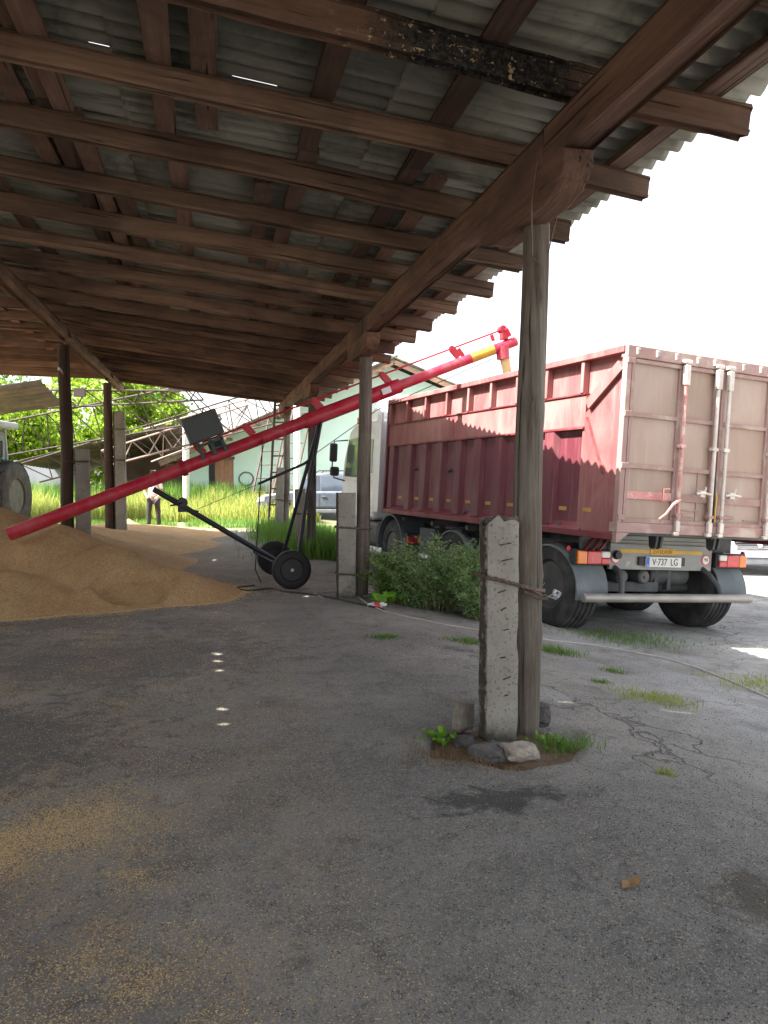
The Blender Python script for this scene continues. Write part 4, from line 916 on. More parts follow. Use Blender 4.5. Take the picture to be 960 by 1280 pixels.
# ------------------------------------------------------------------ truck tractor in front of the trailer
K = thing('tractor_truck', 'white lorry cab coupled to the maroon trailer, mirrors on its left side', 'truck', (0, 0, 0))
K.matrix_world = Matrix.Translation(tr(5.26, 6.61, -.30)) @ Matrix.Rotation(TA, 4, 'Z') @ Matrix.Rotation(R(3.0), 4, 'Y')
def kb(name, mat, a, b, bevel=.02): return box(name, mat, a, b, K, bevel)
cab = [(7.15, .95), (9.0, .95), (9.15, 1.3), (9.05, 2.1), (8.75, 2.72), (8.4, 2.86), (7.15, 2.9)]
MB().prism(cab, .02, 2.5, 'x').build('cab', 'white', K, .07, seg=3)
MB().prism([(7.18, 2.86), (8.5, 2.84), (8.2, 3.05), (7.7, 3.32), (7.18, 3.42)], .22, 2.3, 'x').build('roof_deflector', 'white', K, .08, seg=3)
MB().prism([(6.95, 1.1), (7.16, 1.1), (7.16, 3.1), (6.95, 3.0)], .02, .07, 'x').build('side_deflector', 'white', K, .01)
MB().prism([(7.95, 1.75), (8.9, 1.78), (8.72, 2.55), (7.95, 2.58)], .005, .03, 'x').build('door_window', 'cabglass', K, .004)
MB().prism([(7.32, 1.85), (7.7, 1.85), (7.7, 2.5), (7.32, 2.5)], .005, .03, 'x').build('rear_side_window', 'cabglass', K, .004)
MB().prism([(7.84, 1.0), (7.86, 1.0), (7.86, 2.65), (7.84, 2.65)], .008, .03, 'x').build('door_gap', 'black', K)
kb('door_handle', 'black', (-.005, 7.92, 1.62), (.02, 8.08, 1.66), .004); kb('step_panel', 'white', (.0, 8.05, .45), (.12, 8.35, .95)); kb('bumper', 'white', (.0, 9.0, .35), (2.5, 9.3, .85))
MB().prism([(9.10, 1.45), (9.12, 1.45), (9.02, 2.1), (8.78, 2.68), (8.72, 2.66), (8.98, 2.1)], .15, 2.35, 'x').build('windscreen', 'glass', K, .004)
mr1 = MB().cbox((-.19, 9.12, 2.28), (.17, .10, .40)); mr1.build('mirror', 'black', K, .04); MB().cbox((-.15, 9.12, 1.88), (.20, .12, .20)).build('mirror', 'black', K, .045)
MB().tube([(.05, 8.9, 2.55), (-.19, 9.1, 2.52), (-.21, 9.12, 2.0), (-.16, 9.1, 1.74), (.04, 8.9, 1.68)], .016, 8).build('mirror_arm', 'black', K, smooth=True)
MB().tube([(.35, 8.1, 2.86), (.35, 8.1, 3.0)], .05, 14).build('beacon_lamp', 'amber', K, smooth=True); MB().tube([(.12, 8.5, 2.82), (.12, 8.5, 3.0)], .03, 10).build('marker_lamp', 'amber', K, smooth=True)
for x in (.75, 1.65): kb('chassis_rail', 'chassis', (x, 5.6, .75), (x+.09, 9.0, .95))
kb('fuel_tank', 'rim', (.05, 6.95, .42), (.62, 7.85, .92), .09)
wheel_at(K, 'wheel', .22, 6.25, .50, .50, .34, -1); wheel_at(K, 'wheel', 2.28, 6.25, .50, .50, .34, 1); wheel_at(K, 'wheel', .20, 8.62, .50, .50, .3, -1); wheel_at(K, 'wheel', 2.3, 8.62, .50, .50, .3, 1)
for x0, x1 in ((.0, .50), (2.0, 2.5)):
    for nm, a0, a1 in (('mudguard', -5, 185),):
        vv = []; ff = []; NN = 16
        for k in range(NN+1):
            a = R(a0+(a1-a0)*k/NN)
            for rr_, xx in ((.60, x0), (.60, x1), (.575, x1), (.575, x0)): vv.append((xx, 6.25-rr_*math.cos(a), .5+rr_*math.sin(a)))
        for k in range(NN):
            for j in range(4): ff.append((k*4+j, k*4+(j+1) % 4, (k+1)*4+(j+1) % 4, (k+1)*4+j))
        MB().add(vv, ff).build(nm, 'flap', K, smooth=True)
kb('tail_lamp', 'redlens', (.05, 5.52, .62), (.42, 5.58, .74), .006); kb('dark_rear_bar', 'chassis', (.05, 5.58, .55), (2.45, 5.68, .8)); kb('fifth_wheel', 'chassis', (.8, 5.9, .95), (1.7, 6.8, 1.06))
MB().tube([(.9, 7.1, 1.5), (.7, 6.85, 1.15), (.8, 6.6, 1.0), (1.0, 6.5, 1.05)], .02, 8).build('air_line', 'redlens', K, smooth=True)

# ------------------------------------------------------------------ cars
def car(name, label, loc, rz, paint, L=4.3, Wd=1.78, Hh=1.62, suv=True, group=None):
    c = thing(name, label, 'car', loc, (0, 0, rz), group); hw = Wd/2; wr = .34 if suv else .30; wx0, wx1 = -L/2+.78, L/2-.82; sill = .34 if suv else .24
    belt = .98 if suv else .88; hood = .95 if suv else .84
    def arch(cx, r):
        return [(cx+r*math.cos(a), wr+r*math.sin(a)) for a in [R(180-15-k*15) for k in range(11)]]
    pr = [(-L/2+.05, sill)]+arch(wx0, wr+.06)+arch(wx1, wr+.06)+[(L/2-.15, sill-.02), (L/2-.02, .42), (L/2, .62), (L/2-.06, hood-.16), (L/2-.25, hood-.05), (L/2-1.15, hood+.07), (-L/2+.6, belt+.04), (-L/2+.03, belt), (-L/2, .6)]
    pr = [(x, max(z, sill*.6)) for x, z in pr]
    MB().prism(pr, -hw, hw, 'y').build('body', paint, c, .09, True, 4)
    x_f, x_r = L/2-1.10, -L/2+.12; tf, trr = x_f-.72, x_r+.28
    mb = MB(); gb, gt = hw-.07, hw-.24
    for (x, z, y) in ((x_f, belt-.04, gb), (tf, Hh-.04, gt), (tf-.45, Hh, gt), (trr, Hh-.03, gt), (x_r, belt-.04, gb)): mb.v += [(x, -y, z), (x, y, z)]
    mb.f = [(0, 2, 4, 6, 8), (1, 3, 5, 7, 9), (0, 1, 3, 2), (2, 3, 5, 4), (4, 5, 7, 6), (6, 7, 9, 8), (8, 9, 1, 0)]; mb.build('cabin', paint, c, .05, True, 3)
    def pane(nm, pts): 
        m_ = MB(); m_.v = list(pts); m_.f = [tuple(range(len(pts)))]; o = m_.build(nm, 'glass', c); s_ = o.modifiers.new('t', 'SOLIDIFY'); s_.thickness = .012; s_.offset = 0
    def gy(z): return gb+(gt-gb)*(z-belt+.04)/(Hh-belt)
    for s in (-1, 1):
        zl, zh = belt+.05, Hh-.12
        for a0, a1, b0, b1 in ((x_f-.12, x_f-.62, x_f-.95, x_f-.95), (x_f-1.02, x_f-1.02, x_f-1.85, x_f-1.85), (x_f-1.95, x_f-1.95, x_r+.30, x_r+.42)):
            pane('side_window', [(a0, s*(gy(zl)+.006), zl), (a1, s*(gy(zh)+.006), zh), (b1, s*(gy(zh)+.006), zh), (b0, s*(gy(zl)+.006), zl)])
        for w_x in (wx0, wx1): wheel_at(c, 'wheel', 0, 0, 0, wr, .20, 1, 'rubber', 'rim', .62, 28, 5).matrix_local = Matrix.Translation((w_x, s*(hw-.11), wr)) @ Matrix.Rotation(R(90)*s, 4, 'Z')
        for xx in (x_f-.98, x_f-1.9): MB().box((xx, s*(hw-.005), sill+.08), (xx+.012, s*(hw+.004), belt-.05)).build('door_gap', 'black', c)
        MB().box((x_f-1.2, s*(hw-.01), belt-.16), (x_f-1.05, s*(hw+.03), belt-.12)).build('door_handle', paint, c, .008)
        MB().cbox((x_f-.28, s*(hw+.07), belt+.06), (.12, .20, .14)).build('mirror', 'black', c, .04)
        MB().prism([(L/2-.30, hood-.09), (L/2-.05, hood-.17), (L/2-.01, hood-.30), (L/2-.28, hood-.27)], s*(hw-.42), s*(hw+.002), 'y').build('headlight', 'clearlens', c, .02)
        MB().box((-L/2+.9, s*(hw-.03), sill-.03), (L/2-.95, s*(hw+.012), sill+.09)).build('sill_trim', 'trim', c, .02)
        if suv: MB().tube([(tf-.1, s*(gt-.05), Hh+.0), (tf-.2, s*(gt-.05), Hh+.06), (trr+.2, s*(gt-.05), Hh+.06), (trr+.1, s*(gt-.05), Hh)], .02, 8).build('roof_rail', 'black', c, smooth=True)
    f = .03
    pane('windscreen', [(x_f-.06+.01, -gb+.12, belt+.04), (x_f-.06+.01, gb-.12, belt+.04), (tf+.06, gt-.1, Hh-.08), (tf+.06, -gt+.1, Hh-.08)])
    for k in range(4): MB().box((L/2-.035, -.42, hood-.32+k*.045), (L/2+.012, .42, hood-.30+k*.045)).build('grille_bar', 'trim' if k % 2 else 'rim', c, .004)
    MB().prism([(-.42, hood-.335), (.42, hood-.335), (.46, hood-.14), (-.46, hood-.14)], L/2-.08, L/2-.012, 'x').build('grille', 'black', c)
    MB().prism([(-.07, hood-.16), (-.02, hood-.27), (.02, hood-.28), (.055, hood-.25), (.07, hood-.16)], L/2+.012, L/2+.03, 'x').build('emblem', 'zinc', c, .006)
    MB().box((L/2-.04, -.62, .22 if not suv else .34), (L/2+.03, .62, .42 if not suv else .52)).build('lower_intake', 'trim', c, .03)
    MB().box((L/2+.03, -.26, hood-.46), (L/2+.045, .26, hood-.35)).build('number_plate', 'plate', c, .003); MB().box((L/2+.045, .20, hood-.455), (L/2+.048, .255, hood-.355)).build('plate_band', 'blue', c)
    return c
car('parked_suv', 'silver estate SUV with roof rails parked behind the far posts, nose to the left', (-1.95, 25.7, -.03), R(180-4), 'silver', suv=True)
car('parked_car', 'white saloon facing the camera behind the right end of the trailer', (7.55, 17.0, -.47), R(-90-7), 'carwhite', 4.25, 1.74, 1.5, suv=False)

# ------------------------------------------------------------------ farm tractor at the left edge
F_ = thing('farm_tractor', 'dark green tractor with pale cab and big rear tyre at the left edge', 'tractor', (-10.86, 20.1, 0), (0, 0, R(-88))); F_.scale = (1.08, 1.08, 1.08)
for s in (-1, 1):
    wt = wheel_at(F_, 'wheel', 0, 0, 0, .86, .48, 1, 'rubber', 'rim', .50, 44, 8); wt.matrix_local = Matrix.Translation((-.2, s*.85, .86)) @ Matrix.Rotation(R(90)*s, 4, 'Z')
    lug = MB()
    for k in range(22):
        a = 2*math.pi*k/22; m = Matrix.Rotation(a, 4, 'X') @ Matrix.Translation((.0, 0, .865)) @ Matrix.Rotation(.6 if k % 2 else -.6, 4, 'Z'); lug.cbox((.09*(1 if k % 2 else -1), 0, 0), (.30, .07, .06), m)
    lug.build('tread_lug', 'rubber', wt, .01)
    wf = wheel_at(F_, 'wheel', 0, 0, 0, .52, .32, 1, 'rubber', 'rim', .5, 32, 8); wf.matrix_local = Matrix.Translation((2.15, s*.75, .52)) @ Matrix.Rotation(R(90)*s, 4, 'Z')
    vv = []; ff = []
    for k in range(13):
        a = R(20+k*12)
        for rr_, yy in ((.98, .40), (.98, .62), (.95, .62), (.95, .40)): vv.append((-.2-rr_*math.cos(a)*-1, s*yy, .86+rr_*math.sin(a)))
    for k in range(12):
        for j in range(4): ff.append((k*4+j, k*4+(j+1) % 4, (k+1)*4+(j+1) % 4, (k+1)*4+j))
    MB().add(vv, ff).build('fender', 'tractorgreen', F_, smooth=True)
MB().prism([(.75, .8), (2.6, .8), (2.65, 1.35), (2.45, 1.55), (.75, 1.75)], -.38, .38, 'y').build('bonnet', 'tractorgreen', F_, .06, True)
for (x, y) in ((-.75, -.62), (-.75, .62), (.72, -.62), (.72, .62), (0.05, .62), (.05, -.62)): MB().tube([(x, y, 1.25), (x*.93, y*.92, 2.55)], .045, 8).build('cab_pillar', 'tractorwhite', F_, smooth=True)
MB().cbox((0, 0, 2.62), (1.75, 1.75, .17)).build('cab_roof', 'tractorwhite', F_, .06); MB().cbox((0, 0, 1.15), (1.5, 1.2, .5)).build('cab_base', 'tractorgreen', F_, .05)
for s in (-1, 1): MB().cbox((0, s*.59, 1.95), (1.35, .01, 1.0)).build('cab_window', 'cabglass', F_)
MB().cbox((-.71, 0, 1.95), (.01, 1.1, 1.0)).build('cab_window', 'cabglass', F_); MB().cbox((.69, 0, 1.95), (.01, 1.1, 1.0)).build('cab_window', 'cabglass', F_)
MB().cbox((.55, .98, 2.0), (.06, .22, .40)).build('mirror', 'black', F_, .03); MB().tube([(.6, .6, 2.35), (.56, .98, 2.3), (.56, .98, 1.7), (.6, .62, 1.5)], .018, 6).build('mirror_arm', 'black', F_, smooth=True)
MB().tube([(.9, -.42, 1.5), (.9, -.42, 2.6)], .04, 10).build('exhaust', 'rim', F_, smooth=True)

# ------------------------------------------------------------------ person
def skin(name, joints, edges, mat, parent, sub=2, root=0):
    me = bpy.data.meshes.new(name); me.from_pydata([j[0] for j in joints], edges, []); me.materials.append(MT[mat]); o = bpy.data.objects.new(name, me); link(o, parent)
    m = o.modifiers.new('skin', 'SKIN'); m.use_smooth_shade = True
    for i, j in enumerate(joints):
        r = j[1]; r = r if isinstance(r, tuple) else (r, r); o.data.skin_vertices[0].data[i].radius = r; o.data.skin_vertices[0].data[i].use_root = (i == root)
    s = o.modifiers.new('sub', 'SUBSURF'); s.levels = sub; s.render_levels = sub; return o
Pn = thing('person', 'man in white shirt and dark trousers standing behind the red auger tube', 'person', (-6.48, 21.6, 0), (0, 0, R(8))); Pn.scale = (.92, .92, .92)
J = [((0, 0, .92), (.13, .10)), ((0, 0, 1.08), (.13, .095)), ((0, .01, 1.28), (.155, .10)), ((0, .02, 1.42), (.10, .07)), ((0, .01, 1.50), (.05, .05)), ((0, -.01, 1.57), (.065, .075)), ((0, -.02, 1.66), (.073, .09)), ((0, -.01, 1.72), (.05, .06)),
     ((.10, 0, .86), .085), ((.13, -.02, .50), .055), ((.16, .02, .10), .04), ((.17, -.13, .04), .035), ((-.10, 0, .86), .085), ((-.13, -.03, .50), .055), ((-.15, .02, .10), .04), ((-.17, -.13, .04), .035),
     ((.19, .01, 1.38), .052), ((.25, .0, 1.12), .04), ((.17, -.20, .98), .03), ((.13, -.27, .96), .035), ((-.19, .01, 1.38), .052), ((-.26, .0, 1.12), .04), ((-.17, -.20, 1.0), .03), ((-.12, -.27, .97), .035)]
E_ = [(0, 1), (1, 2), (2, 3), (3, 4), (4, 5), (5, 6), (6, 7), (0, 8), (8, 9), (9, 10), (10, 11), (0, 12), (12, 13), (13, 14), (14, 15), (3, 16), (16, 17), (17, 18), (18, 19), (3, 20), (20, 21), (21, 22), (22, 23)]
k0 = len(J)
for s, w0 in ((1, 19), (-1, 23)):
    wx, wy, wz = J[w0][0]
    for f in range(5):
        a = (-.025+.0125*f)
        if f == 4: p1, p2 = (wx+s*.035, wy-.02, wz+.015), (wx+s*.045, wy-.05, wz-.0)
        else: p1, p2 = (wx+a*1.6, wy-.055+abs(f-1.5)*.004, wz-.01), (wx+a*1.7, wy-.07, wz-.045+.006*abs(f-1))
        J += [(p1, .0095), (p2, .008)]; E_ += [(w0, len(J)-2), (len(J)-2, len(J)-1)]
skin('body', J, E_, 'skin', Pn)
skin('shirt', [((0, 0, .93), (.155, .12)), ((0, 0, 1.08), (.152, .115)), ((0, .01, 1.28), (.172, .118)), ((0, .02, 1.43), (.115, .085)), ((.20, .01, 1.385), .072), ((.245, .005, 1.20), .062), ((-.20, .01, 1.385), .072), ((-.25, .005, 1.20), .062)], [(0, 1), (1, 2), (2, 3), (3, 4), (4, 5), (3, 6), (6, 7)], 'shirt', Pn)
skin('trousers', [((0, 0, .93), (.16, .125)), ((.105, 0, .84), .105), ((.135, -.02, .50), .080), ((.16, .01, .10), .068), ((-.105, 0, .84), .105), ((-.135, -.03, .50), .080), ((-.15, .01, .10), .068)], [(0, 1), (1, 2), (2, 3), (0, 4), (4, 5), (5, 6)], 'trousers', Pn)
for s in (-1, 1): skin('shoe', [((s*.16, .05, .045), .045), ((s*.17, -.06, .045), (.045, .04)), ((s*.175, -.17, .035), (.042, .03))], [(0, 1), (1, 2)], 'black', Pn, root=1)
skin('hair', [((0, .01, 1.60), (.06, .05)), ((0, .0, 1.69), (.08, .088)), ((0, -.01, 1.745), (.06, .07))], [(0, 1), (1, 2)], 'hair', Pn, root=1)

# ------------------------------------------------------------------ litter
lf = MB(); lf.v = [(-.05, 0, .004), (-.025, .022, .014), (.01, .028, .006), (.045, .012, .018), (.05, -.004, .02), (.02, -.02, .008), (-.02, -.024, .012), (0, 0, .001)]; lf.f = [(0, 1, 7), (1, 2, 7), (2, 3, 7), (3, 4, 7), (4, 5, 7), (5, 6, 7), (6, 0, 7)]
o = lf.build('dry_leaf', 'dryleaf', None, 0); o.location = (.90, 2.73, gx(.9, 2.73)+.002); o.rotation_euler = (0, 0, .6); tag(o, 'curled brown leaf lying alone on the asphalt at right', 'leaf')
bagm = surf('white_red_film', (.70, .70, .68), (.62, .62, .6), 3, .5, rnd=0)
bm = bmesh.new(); bmesh.ops.create_icosphere(bm, subdivisions=3, radius=1)
for q_ in bm.verts: d = 1+.35*nz(q_.co*2); q_.co = Vector((q_.co.x*.11*d, q_.co.y*.06*d, q_.co.z*.035*d+.02))
me = bpy.data.meshes.new('wrapper'); bm.to_mesh(me); bm.free(); me.materials.append(bagm); me.materials.append(MT['redlens'])
for p_ in me.polygons: p_.material_index = 1 if abs(p_.center.x) < .035 else 0
o = bpy.data.objects.new('food_wrapper', me); link(o); o.location = (-.08, 8.75, gx(-.08, 8.75)); tag(o, 'crumpled white and red wrapper beside the second log', 'litter')

# ------------------------------------------------------------------ mint warehouse behind
MW = thing('mint_warehouse', 'pale mint green gabled warehouse wall with brown door behind the tall grass', 'warehouse', (.2, 32, -.05))
gw = [(-8.35, 0), (10.0, 0), (10.0, 2.0), (0, 6.05), (-8.35, 2.45)]
mb = MB(); mb.prism([(-8.35, 0), (-7.5, 0), (-7.5, 2.2), (-6.45, 2.2), (-6.45, 0), (10, 0), (10, 1.75), (0, 6.05), (-8.35, 2.46)], 0, .35, 'y'); mb.build('gable_wall', 'mint', MW)
MB().box((-8.35, .3, 0), (-8.0, 14, 2.4)).build('side_wall', 'mint', MW)
MB().box((-7.5, .10, 0), (-7.24, .2, 2.2)).build('door_gap', 'black', MW); 
for k in range(4): MB().box((-7.24+k*.195, .06, 0), (-7.05+k*.195, .13, 2.2)).build('door_board', 'door', MW, .006)
MB().box((-7.56, -.03, 2.2), (-6.40, .06, 2.32)).build('lintel', 'brownwall', MW)
vb = MB(); vb.tube([(-5.93+.30*math.cos(R(a)), -.02, 1.40+.28*math.sin(R(a))) for a in range(0, 361, 24)], .028, 6); vb.build('ring_stain', surf('dark_patch_rim', (.10, .10, .09), (.14, .13, .12), 6, .9), MW)
MB().box((1.2, -.03, 0), (2.6, .02, 3.0)).build('blocked_door', surf('mint_board', (.33, .48, .42), (.38, .53, .47), 2, .8, rnd=0), MW, .01)
for x in (1.6, 2.1): MB().box((x, -.045, .1), (x+.03, -.03, 2.9)).build('board_joint', 'mark', MW)
rp = [(-9.2, 2.06), (.2, 6.12), (10.4, 1.7)]
def roof_slope(x0, z0, x1, z1, y0, y1, name, parent, mat='sheet', pitch=.18, tilt=0):
    n = int((y1-y0)/pitch*4); V = []; F = []
    for j in range(n+1):
        y = y0+(y1-y0)*j/n; w = .04*math.cos(2*math.pi*(y-y0)/pitch)+tilt*(y-y0); V += [(x0, y, z0+w), ((x0+x1)/2, y, (z0+z1)/2+w), (x1, y, z1+w)]
    for j in range(n):
        for k in (0, 1): F.append((j*3+k, j*3+k+1, j*3+k+4, j*3+k+3))
    me = bpy.data.meshes.new(name); me.from_pydata(V, [], F); me.materials.append(MT[mat]); me.shade_smooth(); o = bpy.data.objects.new(name, me); link(o, parent)
    so_ = o.modifiers.new('t', 'SOLIDIFY'); so_.thickness = .015; return o
N_ = 10
for k in range(6):
    t0, t1 = k/6, (k+1)/6+.015
    roof_slope(-9.2+9.4*t0, 2.06+4.06*t0+.02*k, -9.2+9.4*t1, 2.06+4.06*t1+.02*k, -1.3, 14, 'roof_sheet_row', MW)
    roof_slope(10.4-10.2*t0, 1.7+4.42*t0+.02*k, 10.4-10.2*t1, 1.7+4.42*t1+.02*k, -1.3, 14, 'roof_sheet_row', MW)
for x, zz in ((-8.6, 2.25), (-6.6, 3.1), (-4.6, 3.98), (-2.5, 4.88), (-.4, 5.78), (2.6, 4.98), (5, 3.95)): MB().box((x, -1.28, zz-.13), (x+.12, .0, zz-.03)).build('purlin_end', 'beam', MW)
for a, b in (((-9.15, -1.25, 1.98), (.2, -1.25, 6.03)), ((10.3, -1.25, 1.68), (.2, -1.25, 6.03))): MB().bar(a, b, .05, .18).build('barge_board', 'beam', MW)
wp = thing('white_post', 'whitewashed post left of the brown warehouse door', 'post', (-7.62, 29.6, 0)); MB().tube([(0, 0, 0), (.03, 0, 3.6)], .13, 12).build('post_shaft', 'whitepost', wp, smooth=True)
wp = thing('white_post', 'pale post standing between the far log and the ladders', 'post', (-2.62, 23.2, 0)); MB().tube([(0, 0, -.05), (0, 0, 3.7)], .10, 12).build('post_shaft', 'whitepost', wp, smooth=True)
def ladder(name, label, p0, p1, w, n, group='ladders leaning at the mint wall'):
    p0, p1 = Vector(p0), Vector(p1); t = thing(name, label, 'ladder', p0, (0, 0, 0), group); d = p1-p0; side = Vector((w/2, 0, 0))
    for s in (-1, 1): MB().bar(side*s, d+side*s*.9, .055).build('ladder_rail', 'ladder', t)
    for k in range(n):
        q_ = d*((k+.6)/n); MB().tube([q_-side*.95, q_+side*.95], .022, 6).build('rung', 'ladder', t)
ladder('ladder', 'left and thinner of the two ladders leaning on the mint wall', (-4.85, 29.6, 0), (-4.25, 30.7, 3.7), .75, 7)
ladder('ladder', 'right ladder leaning on the mint wall beside the silver car bonnet', (-4.05, 29.3, 0), (-3.2, 30.7, 4.2), .80, 7)
ladder('ladder', 'dark red brown ladder propped beside the farthest shed log', (-2.95, 20.9, 0), (-2.65, 20.2, 3.5), .42, 8, 'ladders leaning at the mint wall')

# ------------------------------------------------------------------ ruined shed with steel trusses
RS = thing('ruined_shed', 'roofless derelict shed with rusted lattice trusses, grey wall and sagging sheets at left', 'ruin', (0, 0, 0))
MB().box((-21, 34, -.1), (-13.3, 34.3, 2.15)).build('block_wall', 'greywall', RS)
MB().box((-12.8, 35.6, -.1), (-8.3, 35.8, 2.9)).build('back_wall', 'brownwall', RS); MB().box((-9.4, 33.2, 0), (-8.2, 33.4, 3.6)).build('board_panel', 'brownwall', RS)
for k in range(4):
    roof_slope(-14.6+k*1.55, 2.0+.36*k, -12.9+k*1.55, 2.42+.36*k, 30.4, 36, 'sagging_sheet', RS, 'sheet_brown', .3, -.06)
roof_slope(-14.8, 3.60, -10.1, 4.28, 22.8, 24.4, 'hanging_sheet', RS, 'sheet_brown', .24, -.34)
def truss(top, bot, n, mat, r=.032, post=False):
    top, bot = [Vector(p) for p in top], [Vector(p) for p in bot]
    tr_ = bpy.data.objects.new('roof_truss', None); link(tr_, RS)
    MB().tube(top, r*1.15, 6).build('top_chord', mat, tr_, smooth=True); MB().tube(bot, r*1.15, 6).build('bottom_chord', mat, tr_, smooth=True)
    prev = None
    for k in range(n+1):
        t = k/n; a = top[0].lerp(top[1], t); b = bot[0].lerp(bot[1], min(1, t+.5/n))
        MB().tube([a, b], r*.7, 5).build('web_bar', mat, tr_, smooth=True)
        if prev is not None: MB().tube([prev, a], r*.7, 5).build('web_bar', mat, tr_, smooth=True)
        prev = b
truss([(-14.4, 25.5, 4.32), (-6.2, 25.5, 4.28)], [(-14.4, 25.7, 3.55), (-6.0, 25.7, 4.0)], 9, 'truss')
truss([(-13.9, 26.5, 3.15), (-6.9, 26.5, 4.55)], [(-13.9, 26.7, 2.05), (-5.6, 26.7, 3.45)], 9, 'truss')
truss([(-13.0, 27.5, 1.9), (-4.6, 27.5, 4.45)], [(-12.4, 27.7, 1.25), (-4.0, 27.7, 3.35)], 9, 'truss', .028)
truss([(-9.9, 27.0, 2.35), (-5.0, 28.5, 4.1)], [(-9.6, 27.0, 1.85), (-5.6, 28.5, 3.05)], 5, 'trusspink', .036)
truss([(-8.9, 28.6, 3.2), (-4.4, 28.6, 4.5)], [(-8.7, 28.8, 2.0), (-3.6, 28.8, 3.9)], 6, 'trusspink', .030)
for x, z in ((-9.95, 4.2), (-6.85, 4.35)): MB().cbox((x, 25.3, z), (.36, .1, .28)).build('gusset_plate', 'truss', RS)

# ------------------------------------------------------------------ trees
def tree(name, label, x, y, h, rad, seed, mat, nleaf=7000, group='trees behind the derelict shed', ls=.16, zlow=.18):
    rn = random.Random(seed); t = thing(name, label, 'tree', (x, y, gx(x, y)-.1), (0, 0, 0), group)
    tips = []; mb = MB()
    mb.tube([(0, 0, 0), (.1*rn.uniform(-1, 1), .1, h*.3), (.3*rn.uniform(-1, 1), 0, h*.75)], [rad*.07, rad*.05, rad*.02], 8)
    for k in range(14):
        a = rn.uniform(0, 6.28); z0 = h*rn.uniform(.15, .6); L = rad*rn.uniform(.5, .95); z1 = z0+h*rn.uniform(.05, .32)
        p1 = Vector((L*.5*math.cos(a), L*.5*math.sin(a), (z0+z1)/2+.1)); p2 = Vector((L*math.cos(a), L*math.sin(a), z1)); mb.tube([(0, 0, z0), p1, p2], [rad*.03, rad*.018, rad*.006], 6); tips += [p1, p2, (p1+p2)/2]
    tips += [Vector((0, 0, h*.8)), Vector((.3, .2, h*.9))]
    mb.build('trunk', 'bark', t, smooth=True)
    cl = []
    for k in range(46):
        a = rn.uniform(0, 6.28); q = math.sqrt(rn.random()); zz = rn.uniform(zlow, 1.0); rr = rad*q*math.sqrt(max(.05, 1-((zz-.5)/.62)**2))
        cl.append((rr*math.cos(a), rr*math.sin(a), h*zz, rad*rn.uniform(.16, .34)))
    for p in tips: cl.append((p.x, p.y, p.z, rad*.2))
    g = np.random.default_rng(seed); ci = g.integers(0, len(cl), nleaf); C_ = np.array(cl)[ci]; dd = g.normal(size=(nleaf, 3)); dd /= np.linalg.norm(dd, axis=1)[:, None]; rr = g.random(nleaf)**.45
    P = C_[:, :3]+dd*(C_[:, 3]*rr)[:, None]*np.array([1, 1, .75]); A = g.normal(size=(nleaf, 3)); A /= np.linalg.norm(A, axis=1)[:, None]; B = np.cross(A, g.normal(size=(nleaf, 3))); B /= np.linalg.norm(B, axis=1)[:, None]
    s = ls*(.6+.8*g.random(nleaf))[:, None]; V = np.stack([P-A*s, P+B*s*.5, P+A*s, P-B*s*.5], 1).reshape(-1, 3)
    raw('crown', V, np.arange(nleaf*4).reshape(-1, 4), mat, t)
tree('broadleaf_tree', 'bright yellow green tree seen between the two left dark logs', -19.5, 47, 8.6, 4.6, 1, 'leaf_bright', 13000, zlow=.05)
tree('broadleaf_tree', 'bright green tree standing behind the tractor cab roof', -25.0, 48, 9.0, 4.8, 2, 'leaf_mid', 12000, zlow=.05)
tree('broadleaf_tree', 'sunlit tree right of the tall concrete post, ending at the sky gap', -14.2, 46, 8.3, 3.4, 3, 'leaf_bright', 12000, zlow=.05)
tree('broadleaf_tree', 'darker tree low behind the sagging roof sheets', -16.5, 52, 7.2, 4.2, 4, 'leaf_mid', 10000, zlow=.05)
tree('broadleaf_tree', 'low bright tree above the grey block wall', -22.2, 43.5, 6.0, 3.4, 5, 'leaf_bright', 11000, zlow=.05)

# ------------------------------------------------------------------ grasses and weeds
def blades(name, label, n, pos, hfun, wd, mat, seed, bend=.35, kind='stuff', parent=None, cat='grass', ground=True):
    g = np.random.default_rng(seed); P = pos(g, n); n = len(P); h = hfun(g, P); a = g.random(n)*6.283; ba = g.random(n)*6.283; b = bend*h*g.random(n)
    z = np.array([gx(x, y) for x, y in P]) if ground else np.zeros(n); w = wd*(.6+.8*g.random(n)); dx, dy = np.cos(a)*w, np.sin(a)*w; ex, ey = np.cos(ba)*b, np.sin(ba)*b
    V = np.empty((n, 5, 3)); V[:, 0] = np.stack([P[:, 0]-dx, P[:, 1]-dy, z-.01], 1); V[:, 1] = np.stack([P[:, 0]+dx, P[:, 1]+dy, z-.01], 1)
    V[:, 2] = np.stack([P[:, 0]+ex*.35+dx*.7, P[:, 1]+ey*.35+dy*.7, z+h*.6], 1); V[:, 3] = np.stack([P[:, 0]+ex*.35-dx*.7, P[:, 1]+ey*.35-dy*.7, z+h*.6], 1); V[:, 4] = np.stack([P[:, 0]+ex, P[:, 1]+ey, z+h], 1)
    F = np.stack([np.array([0, 1, 2]), np.array([0, 2, 3]), np.array([3, 2, 4])])[None]+np.arange(n)[:, None, None]*5
    o = raw(name, V.reshape(-1, 3), F.reshape(-1, 3), mat, parent)
    if kind: o['kind'] = kind
    if label: tag(o, label, cat)
    return o
def field(x0, x1, y0, y1, thr=.0, sc=.5):
    def f(g, n):
        out = []
        while len(out) < n:
            x, y = x0+g.random()*(x1-x0), y0+g.random()*(y1-y0)
            if nz((x*sc, y*sc, 3))+.35*nz((x*sc*4, y*sc*4, 6)) > thr-.3*g.random(): out.append((x, y))
        return np.array(out)
    return f
